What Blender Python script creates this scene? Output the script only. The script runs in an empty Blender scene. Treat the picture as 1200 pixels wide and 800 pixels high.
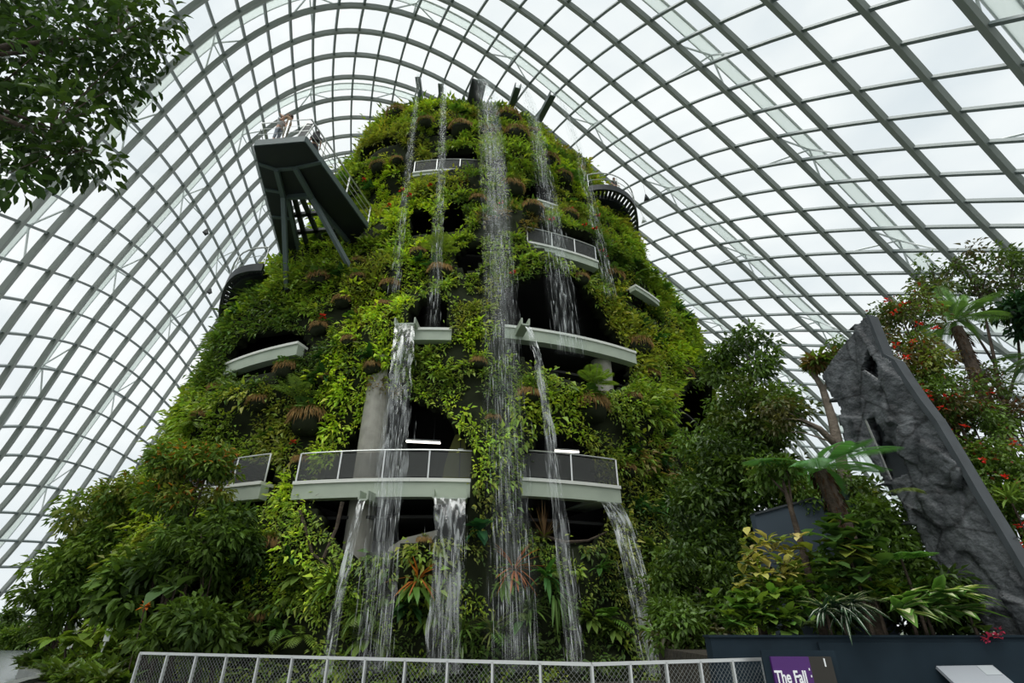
import bpy, math, random
import numpy as np
from numpy.polynomial import chebyshev as Cb
from mathutils import Vector, Matrix

random.seed(5)
rng = np.random.default_rng(11)
SC = bpy.context.scene
COL = SC.collection
F, PIT, EYE = 600.0, math.radians(29.0), 1.65
CP, SP = math.cos(PIT), math.sin(PIT)
V3 = lambda *a: np.array(a, float)


# ------------------------------------------------------------------ measuring helpers (camera model used only to find where things stand)
def ray(x, y):
    dx, up = (x - 600.0) / F, (400.0 - y) / F
    return V3(dx, CP - up * SP, SP + up * CP)


def at_y(x, y, Y):
    d = ray(x, y)
    return V3(0, 0, EYE) + d * (Y / d[1])


def at_h(x, y, h):
    d = ray(x, y)
    return V3(0, 0, EYE) + d * ((h - EYE) / d[2])


def px_size(n, P):
    """n pixels at the distance of P, in metres"""
    return n * (P[1] * CP + (P[2] - EYE) * SP) / F


# ------------------------------------------------------------------ object helpers
def tag(o, label=None, cat=None, group=None, kind=None):
    if label: o['label'] = label
    if cat: o['category'] = cat
    if group: o['group'] = group
    if kind: o['kind'] = kind
    return o


def thing(name, loc=(0, 0, 0), label=None, cat=None, group=None, kind=None):
    o = bpy.data.objects.new(name, None)
    o.empty_display_size = 0.2
    COL.objects.link(o)
    o.location = loc
    return tag(o, label, cat, group, kind)


def link(name, me, mat=None, parent=None):
    o = bpy.data.objects.new(name, me)
    COL.objects.link(o)
    if mat is not None and not me.materials:
        me.materials.append(mat)
    if parent is not None:
        o.parent = parent
    return o


def np_mesh(name, verts, tris=None, quads=None, col=None, smooth=False):
    verts = np.asarray(verts, np.float32).reshape(-1, 3)
    me = bpy.data.meshes.new(name)
    nt = 0 if tris is None else len(tris)
    nq = 0 if quads is None else len(quads)
    me.vertices.add(len(verts))
    me.vertices.foreach_set('co', verts.ravel())
    loops = []
    if nt: loops.append(np.asarray(tris, np.int32).ravel())
    if nq: loops.append(np.asarray(quads, np.int32).ravel())
    loops = np.concatenate(loops)
    me.loops.add(len(loops))
    me.loops.foreach_set('vertex_index', loops)
    me.polygons.add(nt + nq)
    st = np.concatenate([np.arange(nt) * 3, nt * 3 + np.arange(nq) * 4]).astype(np.int32)
    me.polygons.foreach_set('loop_start', st)
    if smooth:
        me.polygons.foreach_set('use_smooth', np.ones(nt + nq, bool))
    me.update(calc_edges=True)
    if col is not None:
        a = me.attributes.new('col', 'FLOAT_COLOR', 'POINT')
        c = np.ones((len(verts), 4), np.float32)
        c[:, :3] = col
        a.data.foreach_set('color', c.ravel())
    return me


class MB:
    """collects simple solids into one mesh"""
    def __init__(s): s.v, s.f = [], []

    def add(s, vs, fs):
        n = len(s.v)
        s.v += [tuple(map(float, p)) for p in vs]
        s.f += [tuple(i + n for i in f) for f in fs]
        return s

    def box(s, c, size, ax=None):
        c = np.asarray(c, float)
        ax = np.eye(3) if ax is None else np.asarray(ax, float)
        h = np.asarray(size, float) / 2
        P = [c + ax[0] * h[0] * i + ax[1] * h[1] * j + ax[2] * h[2] * k for i in (-1, 1) for j in (-1, 1) for k in (-1, 1)]
        return s.add(P, [(0, 1, 3, 2), (4, 6, 7, 5), (0, 4, 5, 1), (2, 3, 7, 6), (0, 2, 6, 4), (1, 5, 7, 3)])

    def bar(s, a, b, w, h=None, up=(0, 0, 1)):
        a, b = np.asarray(a, float), np.asarray(b, float)
        d = b - a
        L = np.linalg.norm(d)
        d = d / L
        up = np.asarray(up, float)
        if abs(d @ up) > .98: up = V3(0, 1, 0)
        x = np.cross(d, up); x /= np.linalg.norm(x)
        z = np.cross(x, d)
        return s.box((a + b) / 2, (L, w, h or w), (d, x, z))

    def tube(s, pts, rad, n=8, caps=True):
        pts = [np.asarray(p, float) for p in pts]
        rad = [rad] * len(pts) if np.isscalar(rad) else list(rad)
        base = len(s.v)
        prev = None
        vs, fs = [], []
        for i, p in enumerate(pts):
            d = pts[min(i + 1, len(pts) - 1)] - pts[max(i - 1, 0)]
            d = d / (np.linalg.norm(d) + 1e-9)
            if prev is None:
                u = V3(0, 0, 1) if abs(d[2]) < .9 else V3(1, 0, 0)
                x = np.cross(d, u)
            else:
                x = prev - d * (prev @ d)
            x /= np.linalg.norm(x) + 1e-9
            prev = x
            y = np.cross(d, x)
            for k in range(n):
                a = 2 * math.pi * k / n
                vs.append(p + (x * math.cos(a) + y * math.sin(a)) * rad[i])
        for i in range(len(pts) - 1):
            for k in range(n):
                fs.append((i * n + k, i * n + (k + 1) % n, (i + 1) * n + (k + 1) % n, (i + 1) * n + k))
        if caps:
            fs.append(tuple(range(n))[::-1])
            fs.append(tuple((len(pts) - 1) * n + k for k in range(n)))
        return s.add(vs, fs)

    def sweep(s, pts, nrm, w, d, closed=False):
        """rectangular section, width w across, depth d along nrm (centred)"""
        pts = np.asarray(pts, float); nrm = np.asarray(nrm, float)
        n = len(pts)
        T = np.gradient(pts, axis=0)
        T /= np.linalg.norm(T, axis=1, keepdims=True)
        X = np.cross(T, nrm); X /= np.linalg.norm(X, axis=1, keepdims=True)
        N = np.cross(X, T)
        vs = []
        for i in range(n):
            for (a, b) in ((-1, -1), (1, -1), (1, 1), (-1, 1)):
                vs.append(pts[i] + X[i] * a * w / 2 + N[i] * b * d / 2)
        fs = []
        for i in range(n - 1):
            for k in range(4):
                fs.append((i * 4 + k, i * 4 + (k + 1) % 4, i * 4 + 4 + (k + 1) % 4, i * 4 + 4 + k))
        fs += [(3, 2, 1, 0), tuple((n - 1) * 4 + k for k in range(4))]
        return s.add(vs, fs)

    def lathe(s, prof, n=20, c=(0, 0, 0)):
        vs = [(c[0] + r * math.cos(2 * math.pi * k / n), c[1] + r * math.sin(2 * math.pi * k / n), c[2] + z) for r, z in prof for k in range(n)]
        fs = [(i * n + k, i * n + (k + 1) % n, (i + 1) * n + (k + 1) % n, (i + 1) * n + k) for i in range(len(prof) - 1) for k in range(n)]
        fs += [tuple(range(n))[::-1], tuple((len(prof) - 1) * n + k for k in range(n))]
        return s.add(vs, fs)

    def prism(s, poly, depth_vec):
        """closed polygon (3-D points) extruded along depth_vec"""
        n = len(poly); dv = np.asarray(depth_vec, float)
        P = [np.asarray(p, float) for p in poly]
        return s.add(P + [p + dv for p in P], [tuple(range(n)), tuple(range(2 * n - 1, n - 1, -1))] + [(i, i + n, (i + 1) % n + n, (i + 1) % n) for i in range(n)])

    def build(s, name, mat, parent=None, smooth=False, origin=None):
        me = bpy.data.meshes.new(name)
        vs = s.v
        if origin is not None:
            o = np.asarray(origin, float); vs = [tuple(np.asarray(p) - o) for p in vs]
        me.from_pydata(vs, [], s.f)
        if smooth:
            me.polygons.foreach_set('use_smooth', [True] * len(me.polygons))
        me.update()
        return link(name, me, mat, parent)


def recalc(o):
    import bmesh
    bm = bmesh.new(); bm.from_mesh(o.data)
    bmesh.ops.recalc_face_normals(bm, faces=bm.faces)
    bm.to_mesh(o.data); bm.free()
    return o


# ------------------------------------------------------------------ materials
def new_mat(name):
    m = bpy.data.materials.new(name); m.use_nodes = True
    nt = m.node_tree; nt.nodes.clear()
    out = nt.nodes.new('ShaderNodeOutputMaterial')
    return m, nt, out


def solid(name, col, rough=.6, metal=0., spec=.5, var=.0, scale=6., bump=0., bscale=20., col2=None):
    m, nt, out = new_mat(name)
    b = nt.nodes.new('ShaderNodeBsdfPrincipled')
    nt.links.new(b.outputs[0], out.inputs[0])
    b.inputs['Roughness'].default_value = rough; b.inputs['Metallic'].default_value = metal
    b.inputs['Specular IOR Level'].default_value = spec
    if var or col2:
        tc = nt.nodes.new('ShaderNodeTexCoord')
        n = nt.nodes.new('ShaderNodeTexNoise'); n.inputs['Scale'].default_value = scale; n.inputs['Detail'].default_value = 6
        nt.links.new(tc.outputs['Object'], n.inputs['Vector'])
        r = nt.nodes.new('ShaderNodeValToRGB')
        c2 = col2 or tuple(min(1, c * (1 + var)) for c in col)
        c1 = col if col2 else tuple(c * (1 - var) for c in col)
        r.color_ramp.elements[0].position = .35; r.color_ramp.elements[1].position = .65
        r.color_ramp.elements[0].color = (*c1, 1); r.color_ramp.elements[1].color = (*c2, 1)
        nt.links.new(n.outputs['Fac'], r.inputs[0]); nt.links.new(r.outputs[0], b.inputs['Base Color'])
    else:
        b.inputs['Base Color'].default_value = (*col, 1)
    if bump:
        tc = nt.nodes.new('ShaderNodeTexCoord')
        n = nt.nodes.new('ShaderNodeTexNoise'); n.inputs['Scale'].default_value = bscale; n.inputs['Detail'].default_value = 8
        nt.links.new(tc.outputs['Object'], n.inputs['Vector'])
        bp = nt.nodes.new('ShaderNodeBump'); bp.inputs['Strength'].default_value = bump; bp.inputs['Distance'].default_value = .1
        nt.links.new(n.outputs['Fac'], bp.inputs['Height']); nt.links.new(bp.outputs[0], b.inputs['Normal'])
    return m


def leaf_mat(name, rough=.42, trans=.3, spec=.35):
    m, nt, out = new_mat(name)
    a = nt.nodes.new('ShaderNodeAttribute'); a.attribute_name = 'col'
    b = nt.nodes.new('ShaderNodeBsdfPrincipled'); b.inputs['Roughness'].default_value = rough
    b.inputs['Specular IOR Level'].default_value = spec
    nt.links.new(a.outputs['Color'], b.inputs['Base Color'])
    t = nt.nodes.new('ShaderNodeBsdfTranslucent')
    g = nt.nodes.new('ShaderNodeMix'); g.data_type = 'RGBA'; g.blend_type = 'MULTIPLY'; g.inputs[0].default_value = 1
    g.inputs[7].default_value = (1.5, 1.5, .7, 1)
    nt.links.new(a.outputs['Color'], g.inputs[6]); nt.links.new(g.outputs[2], t.inputs['Color'])
    mx = nt.nodes.new('ShaderNodeMixShader'); mx.inputs[0].default_value = trans
    nt.links.new(b.outputs[0], mx.inputs[1]); nt.links.new(t.outputs[0], mx.inputs[2]); nt.links.new(mx.outputs[0], out.inputs[0])
    return m


def glass_mat(name, tint, refl=.03):
    m, nt, out = new_mat(name)
    t = nt.nodes.new('ShaderNodeBsdfTransparent'); t.inputs[0].default_value = (*tint, 1)
    g = nt.nodes.new('ShaderNodeBsdfGlossy'); g.inputs['Roughness'].default_value = .05
    mx = nt.nodes.new('ShaderNodeMixShader'); mx.inputs[0].default_value = refl
    nt.links.new(t.outputs[0], mx.inputs[1]); nt.links.new(g.outputs[0], mx.inputs[2]); nt.links.new(mx.outputs[0], out.inputs[0])
    return m


def veil_mat(name, col, fac, rough=.6):
    """part see-through, part matte: fine mesh, thin veils"""
    m, nt, out = new_mat(name)
    t = nt.nodes.new('ShaderNodeBsdfTransparent')
    d = nt.nodes.new('ShaderNodeBsdfPrincipled'); d.inputs['Base Color'].default_value = (*col, 1); d.inputs['Roughness'].default_value = rough
    mx = nt.nodes.new('ShaderNodeMixShader'); mx.inputs[0].default_value = fac
    nt.links.new(t.outputs[0], mx.inputs[1]); nt.links.new(d.outputs[0], mx.inputs[2]); nt.links.new(mx.outputs[0], out.inputs[0])
    return m


def water_sheet_mat(name, lo, hi, scale=(7, 2.2, 1), edge=(.46, .64)):
    """clear falling water with white flecks drawn out along the fall (flow: metres across, along; thin: 0 = full stream, 1 = gone)"""
    m, nt, out = new_mat(name)
    a = nt.nodes.new('ShaderNodeAttribute'); a.attribute_name = 'flow'
    th = nt.nodes.new('ShaderNodeAttribute'); th.attribute_name = 'thin'
    mp = nt.nodes.new('ShaderNodeMapping'); mp.inputs['Scale'].default_value = scale
    n = nt.nodes.new('ShaderNodeTexNoise'); n.inputs['Scale'].default_value = 1.0; n.inputs['Detail'].default_value = 5; n.inputs['Distortion'].default_value = .8
    nt.links.new(a.outputs['Vector'], mp.inputs[0]); nt.links.new(mp.outputs[0], n.inputs['Vector'])
    r = nt.nodes.new('ShaderNodeMapRange'); r.inputs[1].default_value = edge[0]; r.inputs[2].default_value = edge[1]; r.inputs[3].default_value = lo; r.inputs[4].default_value = hi
    nt.links.new(n.outputs['Fac'], r.inputs[0])
    iv = nt.nodes.new('ShaderNodeMath'); iv.operation = 'SUBTRACT'; iv.inputs[0].default_value = 1.0; iv.use_clamp = True
    nt.links.new(th.outputs['Fac'], iv.inputs[1])
    fa = nt.nodes.new('ShaderNodeMath'); fa.operation = 'MULTIPLY'
    nt.links.new(r.outputs[0], fa.inputs[0]); nt.links.new(iv.outputs[0], fa.inputs[1])
    t = nt.nodes.new('ShaderNodeBsdfTransparent'); t.inputs[0].default_value = (.97, .98, .98, 1)
    d = nt.nodes.new('ShaderNodeBsdfDiffuse'); d.inputs[0].default_value = (.82, .87, .88, 1)
    tl = nt.nodes.new('ShaderNodeBsdfTranslucent'); tl.inputs[0].default_value = (.82, .87, .88, 1)
    ad = nt.nodes.new('ShaderNodeMixShader'); ad.inputs[0].default_value = .5
    g = nt.nodes.new('ShaderNodeBsdfGlossy'); g.inputs['Roughness'].default_value = .15
    nt.links.new(d.outputs[0], ad.inputs[1]); nt.links.new(tl.outputs[0], ad.inputs[2])
    bp = nt.nodes.new('ShaderNodeBump'); bp.inputs['Strength'].default_value = .8; bp.inputs['Distance'].default_value = .05
    nt.links.new(n.outputs['Fac'], bp.inputs['Height']); nt.links.new(bp.outputs[0], g.inputs['Normal'])
    m1 = nt.nodes.new('ShaderNodeMixShader'); m1.inputs[0].default_value = .3
    nt.links.new(ad.outputs[0], m1.inputs[1]); nt.links.new(g.outputs[0], m1.inputs[2])
    mx = nt.nodes.new('ShaderNodeMixShader')
    nt.links.new(fa.outputs[0], mx.inputs[0]); nt.links.new(t.outputs[0], mx.inputs[1]); nt.links.new(m1.outputs[0], mx.inputs[2]); nt.links.new(mx.outputs[0], out.inputs[0])
    return m


def fabric_mat(name, col, tr):
    m, nt, out = new_mat(name)
    d = nt.nodes.new('ShaderNodeBsdfDiffuse'); d.inputs[0].default_value = (*col, 1)
    t = nt.nodes.new('ShaderNodeBsdfTranslucent'); t.inputs[0].default_value = (*col, 1)
    mx = nt.nodes.new('ShaderNodeMixShader'); mx.inputs[0].default_value = tr
    nt.links.new(d.outputs[0], mx.inputs[1]); nt.links.new(t.outputs[0], mx.inputs[2]); nt.links.new(mx.outputs[0], out.inputs[0])
    return m


def glow_mat(name, col, s):
    m, nt, out = new_mat(name)
    e = nt.nodes.new('ShaderNodeEmission'); e.inputs[0].default_value = (*col, 1); e.inputs[1].default_value = s
    nt.links.new(e.outputs[0], out.inputs[0])
    return m


def rock_mat(name):
    m, nt, out = new_mat(name)
    b = nt.nodes.new('ShaderNodeBsdfPrincipled'); nt.links.new(b.outputs[0], out.inputs[0])
    tc = nt.nodes.new('ShaderNodeTexCoord')
    n = nt.nodes.new('ShaderNodeTexNoise'); n.inputs['Scale'].default_value = 2.2; n.inputs['Detail'].default_value = 10; n.inputs['Roughness'].default_value = .65
    v = nt.nodes.new('ShaderNodeTexVoronoi'); v.feature = 'DISTANCE_TO_EDGE'; v.inputs['Scale'].default_value = .9
    nt.links.new(tc.outputs['Object'], n.inputs['Vector']); nt.links.new(tc.outputs['Object'], v.inputs['Vector'])
    r = nt.nodes.new('ShaderNodeValToRGB')
    r.color_ramp.elements[0].position = .3; r.color_ramp.elements[1].position = .75
    r.color_ramp.elements[0].color = (.010, .012, .014, 1); r.color_ramp.elements[1].color = (.125, .135, .145, 1)
    nt.links.new(n.outputs['Fac'], r.inputs[0])
    cr = nt.nodes.new('ShaderNodeMapRange'); cr.inputs[1].default_value = 0; cr.inputs[2].default_value = .03; cr.inputs[3].default_value = .3; cr.inputs[4].default_value = 1
    nt.links.new(v.outputs['Distance'], cr.inputs[0])
    mu = nt.nodes.new('ShaderNodeMix'); mu.data_type = 'RGBA'; mu.blend_type = 'MULTIPLY'; mu.inputs[0].default_value = 1
    nt.links.new(r.outputs[0], mu.inputs[6]); nt.links.new(cr.outputs[0], mu.inputs[7]); nt.links.new(mu.outputs[2], b.inputs['Base Color'])
    b.inputs['Roughness'].default_value = .5; b.inputs['Specular IOR Level'].default_value = .3
    n2 = nt.nodes.new('ShaderNodeTexNoise'); n2.inputs['Scale'].default_value = 6; n2.inputs['Detail'].default_value = 10
    nt.links.new(tc.outputs['Object'], n2.inputs['Vector'])
    bp = nt.nodes.new('ShaderNodeBump'); bp.inputs['Strength'].default_value = .9; bp.inputs['Distance'].default_value = .08
    nt.links.new(n2.outputs['Fac'], bp.inputs['Height']); nt.links.new(bp.outputs[0], b.inputs['Normal'])
    return m


M = dict(
    steel=solid('painted_steel_grey_green', (.24, .265, .245), .45),
    purlin=solid('painted_steel_grey', (.17, .205, .205), .45),
    arch=fabric_mat('pale_shade_fabric', (.90, .93, .92), .7),
    white=solid('white_steel', (.8, .82, .82), .4),
    glass=glass_mat('dome_glass', (.95, .975, .975)),
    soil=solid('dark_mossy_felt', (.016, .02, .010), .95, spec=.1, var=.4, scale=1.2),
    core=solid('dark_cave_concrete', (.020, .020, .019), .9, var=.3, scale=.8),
    slab=solid('pale_green_concrete', (.36, .41, .33), .6, var=.06, scale=1.5),
    slabtop=solid('off_white_concrete', (.66, .67, .62), .6),
    concrete=solid('grey_concrete', (.30, .29, .25), .8, var=.15, scale=2.5),
    netting=solid('galvanised_wire', (.30, .31, .30), .5, metal=.5),
    rail=solid('stainless_steel', (.66, .67, .66), .35, metal=.7),
    veil=veil_mat('fine_mesh_infill', (.10, .105, .10), .34),
    dark=solid('dark_blue_grey_steel', (.012, .016, .018), .5),
    darkedge=solid('grey_green_steel', (.085, .115, .115), .45),
    leaf=leaf_mat('leaf'),
    gloss=leaf_mat('glossy_leaf', .5, .28, .18),
    bark=solid('bark', (.06, .043, .03), .9, var=.4, scale=5, bump=.5, bscale=14),
    palebark=solid('pale_bark', (.17, .14, .11), .9, var=.3, scale=5, bump=.4, bscale=14),
    fibre=leaf_mat('dry_fibre', .9, .1, .1),
    rock=rock_mat('dark_slate_rock'),
    slate=solid('smooth_slate', (.040, .047, .052), .5, spec=.25, var=.15, scale=3),
    recess=solid('dark_recess', (.012, .013, .014), .7),
    water=veil_mat('white_water_threads', (.9, .93, .94), .34, .25),
    mist=veil_mat('fine_water_spray', (.9, .93, .94), .13, .4),
    sheet=water_sheet_mat('clear_water_sheet', .07, .62),
    sheet2=water_sheet_mat('fast_water_sheet', .07, .85),
    veilwater=water_sheet_mat('fine_falling_spray', .03, .36, (14, 1.3, 1), (.40, .74)),
    skin=solid('skin', (.55, .33, .24), .6), hair=solid('dark_hair', (.02, .015, .012), .5),
)
EXPOSURE, SUN = 0.22, 2.6
DENS = 1.0
ARCH_D, ARCH_W = 1.5, 1.1
DOME_C = [-5.808,42.01,26.16,50.02,10.47,10.79,4.906,3.141,-19.9,-0.9921,-0.9446,-0.1187,-0.8534,-2.609,4.609,1.299,0.8126,-0.5428,-0.04254,0.5059,-0.7325,-0.6985,-0.08257,0.07265,0.1374,-0.3444,0.1263,0.1608,-0.005974,0.01353,-0.03666,0.2892,-0.008142,-0.04394,0.0336,-0.002431,12.28,-36.93,-14.83,5.225,3.008,-9.402,-3.781,0.2471,2.484,0.5532,0.01049,-1.227,-0.6284,-0.9685,0.009953,-0.07711,-0.09219,-1.992,-0.2242,-0.4813,-0.08495,-0.1131,-0.1163,0.5173,0.4108,0.3897,0.1727,-0.06786,0.09682,-0.04201,-0.1521,-0.1741,-0.1208,0.07865,-0.07186,-0.05011,0.8356,0.8764,-1.479,0.3432,0.2699,0.1747,-0.2387,-0.5744,0.9332,-0.293,-0.05685,-0.6677,0.0999,0.214,0.1122,-0.254,-0.09125,-0.2343,-0.0267,0.1826,-0.3724,-0.04141,0.03036,-0.02594,0.02005,0.3527,0.3041,0.1175,-0.1591,0.07178,0.007854,-0.4265,-0.2228,0.001663,0.02581,-0.09505,-0.04804,-0.03277,0.02937,0.2471,0.424,-0.3279,-0.1114,-0.2612,0.07889,-0.03475,-0.226,0.4534,0.03431,0.3739,-0.2819,-0.1709,0.07442,-0.1329,0.006736,0.1607,0.04455,-0.02561,-0.1032,0.01753,-0.04372,-0.08451,0.1236,0.153,-0.06351,-0.092,0.01319,0.06001,-0.06526,-0.09272,0.1466,0.09134,-0.09466,-0.08861,0.1631,-0.07157,0.01166,-0.01676,0.07877,0.1131,-0.1267,0.03808,0.03722,0.1043,-0.05947,-0.0684,-0.008035,-0.02944,0.08647,0.003515,-0.05814,-0.03729,0.09077,0.02392,0.0557,0.002309,0.02133,-0.05621,-0.08705,-0.04747,0.04384,0.006775,-0.00655,0.1962,0.0857,-0.005803,-0.01702,0.01605,0.009262,0.01226,-0.005291,-0.08696,-0.104,0.08496,0.01479,0.04427,-0.01415,0.00508,0.06958,-0.1295,-0.02128,-0.1168,0.08359,0.01791,-0.01343,0.04501,-0.02339,-0.03533,-0.03796,0.01089,0.03841,0.02289,-0.01635,0.009061,-0.05314,-0.06858,0.004319,0.04202,-0.009102,-2.218e-05,0.05181,0.008513,-0.07473,-0.0521,0.01227,0.01627,-0.02244,0.01447,-0.008148,0.009965,-0.03284,-0.03513,0.03262,-0.01851,-0.03228,-0.01155,0.02744,0.03111,-0.004235,0.009714,-0.03513,0.01799,0.02546,0.01596,-0.0213,-0.01926,-0.03332,-0.001463,-0.01605,-0.004629,0.03729,0.01757,-0.003943,-0.004633,-0.01012,-0.07341,-0.0145,-0.001211,0.02228,0.007534]
# ------------------------------------------------------------------ leaves (vectorised)
def nrmz(a):
    return a / (np.linalg.norm(a, axis=-1, keepdims=True) + 1e-9)


class Leaves:
    """many leaves in one mesh; every leaf is a folded, drooping blade with its own colour"""
    def __init__(s): s.V, s.T, s.C, s.n = [], [], [], 0

    def add(s, b, d, up, L, W, col, fold=.22, droop=.18, kind='kite'):
        b = np.asarray(b, float).reshape(-1, 3); N = len(b)
        d = nrmz(np.broadcast_to(np.asarray(d, float), (N, 3))); up = np.broadcast_to(np.asarray(up, float), (N, 3))
        L = np.broadcast_to(np.asarray(L, float), (N,))[:, None]; W = np.broadcast_to(np.asarray(W, float), (N,))[:, None]
        col = np.broadcast_to(np.asarray(col, float), (N, 3))
        side = nrmz(np.cross(d, up)); n = np.cross(side, d)
        if kind == 'kite':
            P = [b, b + d * L * .42 + side * W * .5 + n * W * fold, b + d * L - n * L * droop, b + d * L * .42 - side * W * .5 + n * W * fold]
            T = [(0, 1, 2), (0, 2, 3)]
        else:
            m1 = b + d * L * .33 + n * L * .02; m2 = b + d * L * .7 - n * L * droop * .45
            P = [b, m1, m2, b + d * L * .97 - n * L * droop,
                 m1 + side * W * .5 + n * W * fold, m2 + side * W * .42 + n * W * fold * .8, m1 - side * W * .5 + n * W * fold, m2 - side * W * .42 + n * W * fold * .8]
            T = [(0, 4, 1), (4, 5, 2), (4, 2, 1), (5, 3, 2), (0, 1, 6), (1, 2, 7), (1, 7, 6), (2, 3, 7)]
        k = len(P)
        s.V.append(np.stack(P, 1).reshape(-1, 3))
        s.T.append((np.arange(N)[:, None, None] * k + np.array(T)[None] + s.n).reshape(-1, 3))
        s.C.append(np.repeat(col, k, 0)); s.n += N * k
        return s

    def build(s, name, mat, parent=None, origin=None):
        V = np.concatenate(s.V)
        if origin is not None: V = V - np.asarray(origin, float)
        me = np_mesh(name, V, tris=np.concatenate(s.T), col=np.clip(np.concatenate(s.C), 0, 1))
        return link(name, me, mat, parent)


def rdir(n):
    return nrmz(rng.normal(size=(n, 3)))


def jit(col, n, v=.25):
    c = np.asarray(col, float)
    k = 1 + rng.uniform(-v, v, (n, 1)); h = rng.uniform(-v * .35, v * .35, (n, 1))
    return np.clip(c[None] * k * np.concatenate([1 + h, np.ones((n, 1)), 1 - h], 1), .002, 1)


class Waves:
    """smooth pseudo-random field"""
    def __init__(s, seed, freq, k=10, dim=2):
        r = np.random.default_rng(seed)
        s.w = r.normal(size=(k, dim)) * freq; s.p = r.uniform(0, 6.28, k); s.k = k

    def __call__(s, *x):
        X = np.stack(np.broadcast_arrays(*[np.asarray(a, float) for a in x]), -1)
        return np.sin(X @ s.w.T + s.p).sum(-1) / math.sqrt(s.k / 2)


# ------------------------------------------------------------------ world, camera
w = bpy.data.worlds.new('overcast'); SC.world = w; w.use_nodes = True
nt = w.node_tree; nt.nodes.clear()
wo = nt.nodes.new('ShaderNodeOutputWorld'); bg = nt.nodes.new('ShaderNodeBackground')
tc = nt.nodes.new('ShaderNodeTexCoord'); nz = nt.nodes.new('ShaderNodeTexNoise'); nz.inputs['Scale'].default_value = 2.6; nz.inputs['Detail'].default_value = 6
mp = nt.nodes.new('ShaderNodeMapping'); mp.inputs['Scale'].default_value = (1, 1, 2.4)
rp = nt.nodes.new('ShaderNodeValToRGB')
rp.color_ramp.elements[0].position = .3; rp.color_ramp.elements[1].position = .62
rp.color_ramp.elements[0].color = (.66, .72, .76, 1); rp.color_ramp.elements[1].color = (.88, .90, .90, 1)
nt.links.new(tc.outputs['Generated'], mp.inputs[0]); nt.links.new(mp.outputs[0], nz.inputs['Vector']); nt.links.new(nz.outputs['Fac'], rp.inputs[0])
nt.links.new(rp.outputs[0], bg.inputs[0]); bg.inputs[1].default_value = 1.0
nt.links.new(bg.outputs[0], wo.inputs[0])

cam = bpy.data.cameras.new('camera'); cam.sensor_width = 36; cam.lens = 18.0; cam.clip_end = 1000; cam.clip_start = .05
co = bpy.data.objects.new('camera', cam); COL.objects.link(co)
co.location = (0, 0, EYE); co.rotation_euler = (math.radians(90) + PIT, 0, 0)
SC.camera = co
SC.view_settings.view_transform = 'Standard'; SC.view_settings.look = 'None'; SC.view_settings.gamma = 1
SC.view_settings.exposure = EXPOSURE; SC.view_settings.use_curve_mapping = False
SC.cycles.transparent_max_bounces = 32; SC.cycles.max_bounces = 8; SC.cycles.use_denoising = True
SC.cycles.caustics_reflective = False; SC.cycles.caustics_refractive = False
# soft brightness through the cloud towards the front-left high sky, as on a bright overcast day
sun = bpy.data.lights.new('hazy_sun', 'SUN'); sun.energy = SUN; sun.angle = math.radians(50); sun.color = (1, .98, .93)
so = bpy.data.objects.new('hazy_sun', sun); COL.objects.link(so); so.rotation_euler = (math.radians(20), math.radians(-12), 0)


# ------------------------------------------------------------------ the glasshouse: one shell of arched ribs, purlins and glass
DC = np.array(DOME_C).reshape(-1, 3)


S0, S1, J0, J1, JB = -12, 11, -27, 39, 25.


def dome_raw(s, j):
    a = Cb.chebvander((s + 13) / 24 * 2 - 1, 6); b = Cb.chebvander((j + 27) / 59 * 2 - 1, 11)
    return (a[:, :, None] * b[:, None, :]).reshape(len(a), -1) @ DC


def dome(s, j):
    s, j = np.broadcast_arrays(np.asarray(s, float), np.asarray(j, float))
    sf, jf = s.ravel(), j.ravel()
    out = dome_raw(sf, np.minimum(jf, JB))
    m = jf > JB
    if m.any():
        # from here the ribs curve on down to the ground
        B, T = out[m], nrmz(out[m] - dome_raw(sf[m], np.full(m.sum(), JB - 1.)))
        hd = T * V3(1, 1, 0); hl = np.linalg.norm(hd, axis=1); hd = hd / hl[:, None]
        f0 = np.arctan2(-T[:, 2], hl); n = jf[m] - JB; NT = J1 - JB; f1 = math.radians(84)
        kk = (np.arange(60) + .5) / 60 * NT
        full = np.sin(f0[:, None] + (f1 - f0[:, None]) * kk[None] / NT).sum(1) * NT / 60
        st = (B[:, 2] + .2) / full
        k2 = (np.arange(40) + .5) / 40 * n[:, None]
        an = f0[:, None] + (f1 - f0[:, None]) * k2 / NT
        out[m] = B + hd * (np.cos(an).mean(1) * n * st)[:, None] - V3(0, 0, 1) * (np.sin(an).mean(1) * n * st)[:, None]
    return out.reshape(s.shape + (3,))


def dome_n(s, j):
    e = .05
    n = np.cross(dome(s + e, j) - dome(s - e, j), dome(s, j + e) - dome(s, j - e))
    n = nrmz(n)
    c = dome(s, j) - V3(0, 34, 6)
    return n * np.sign((n * c).sum(-1, keepdims=True))


ceiling = thing('ceiling', (0, 34, 0), 'arched glass and steel dome over the planted mountain', 'glasshouse roof', kind='structure')


def cpart(mb, name, mat):
    o = mb.build(name, mat); o.parent = ceiling; o.matrix_parent_inverse = Matrix.Translation((0, -34, 0)); return o


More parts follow.
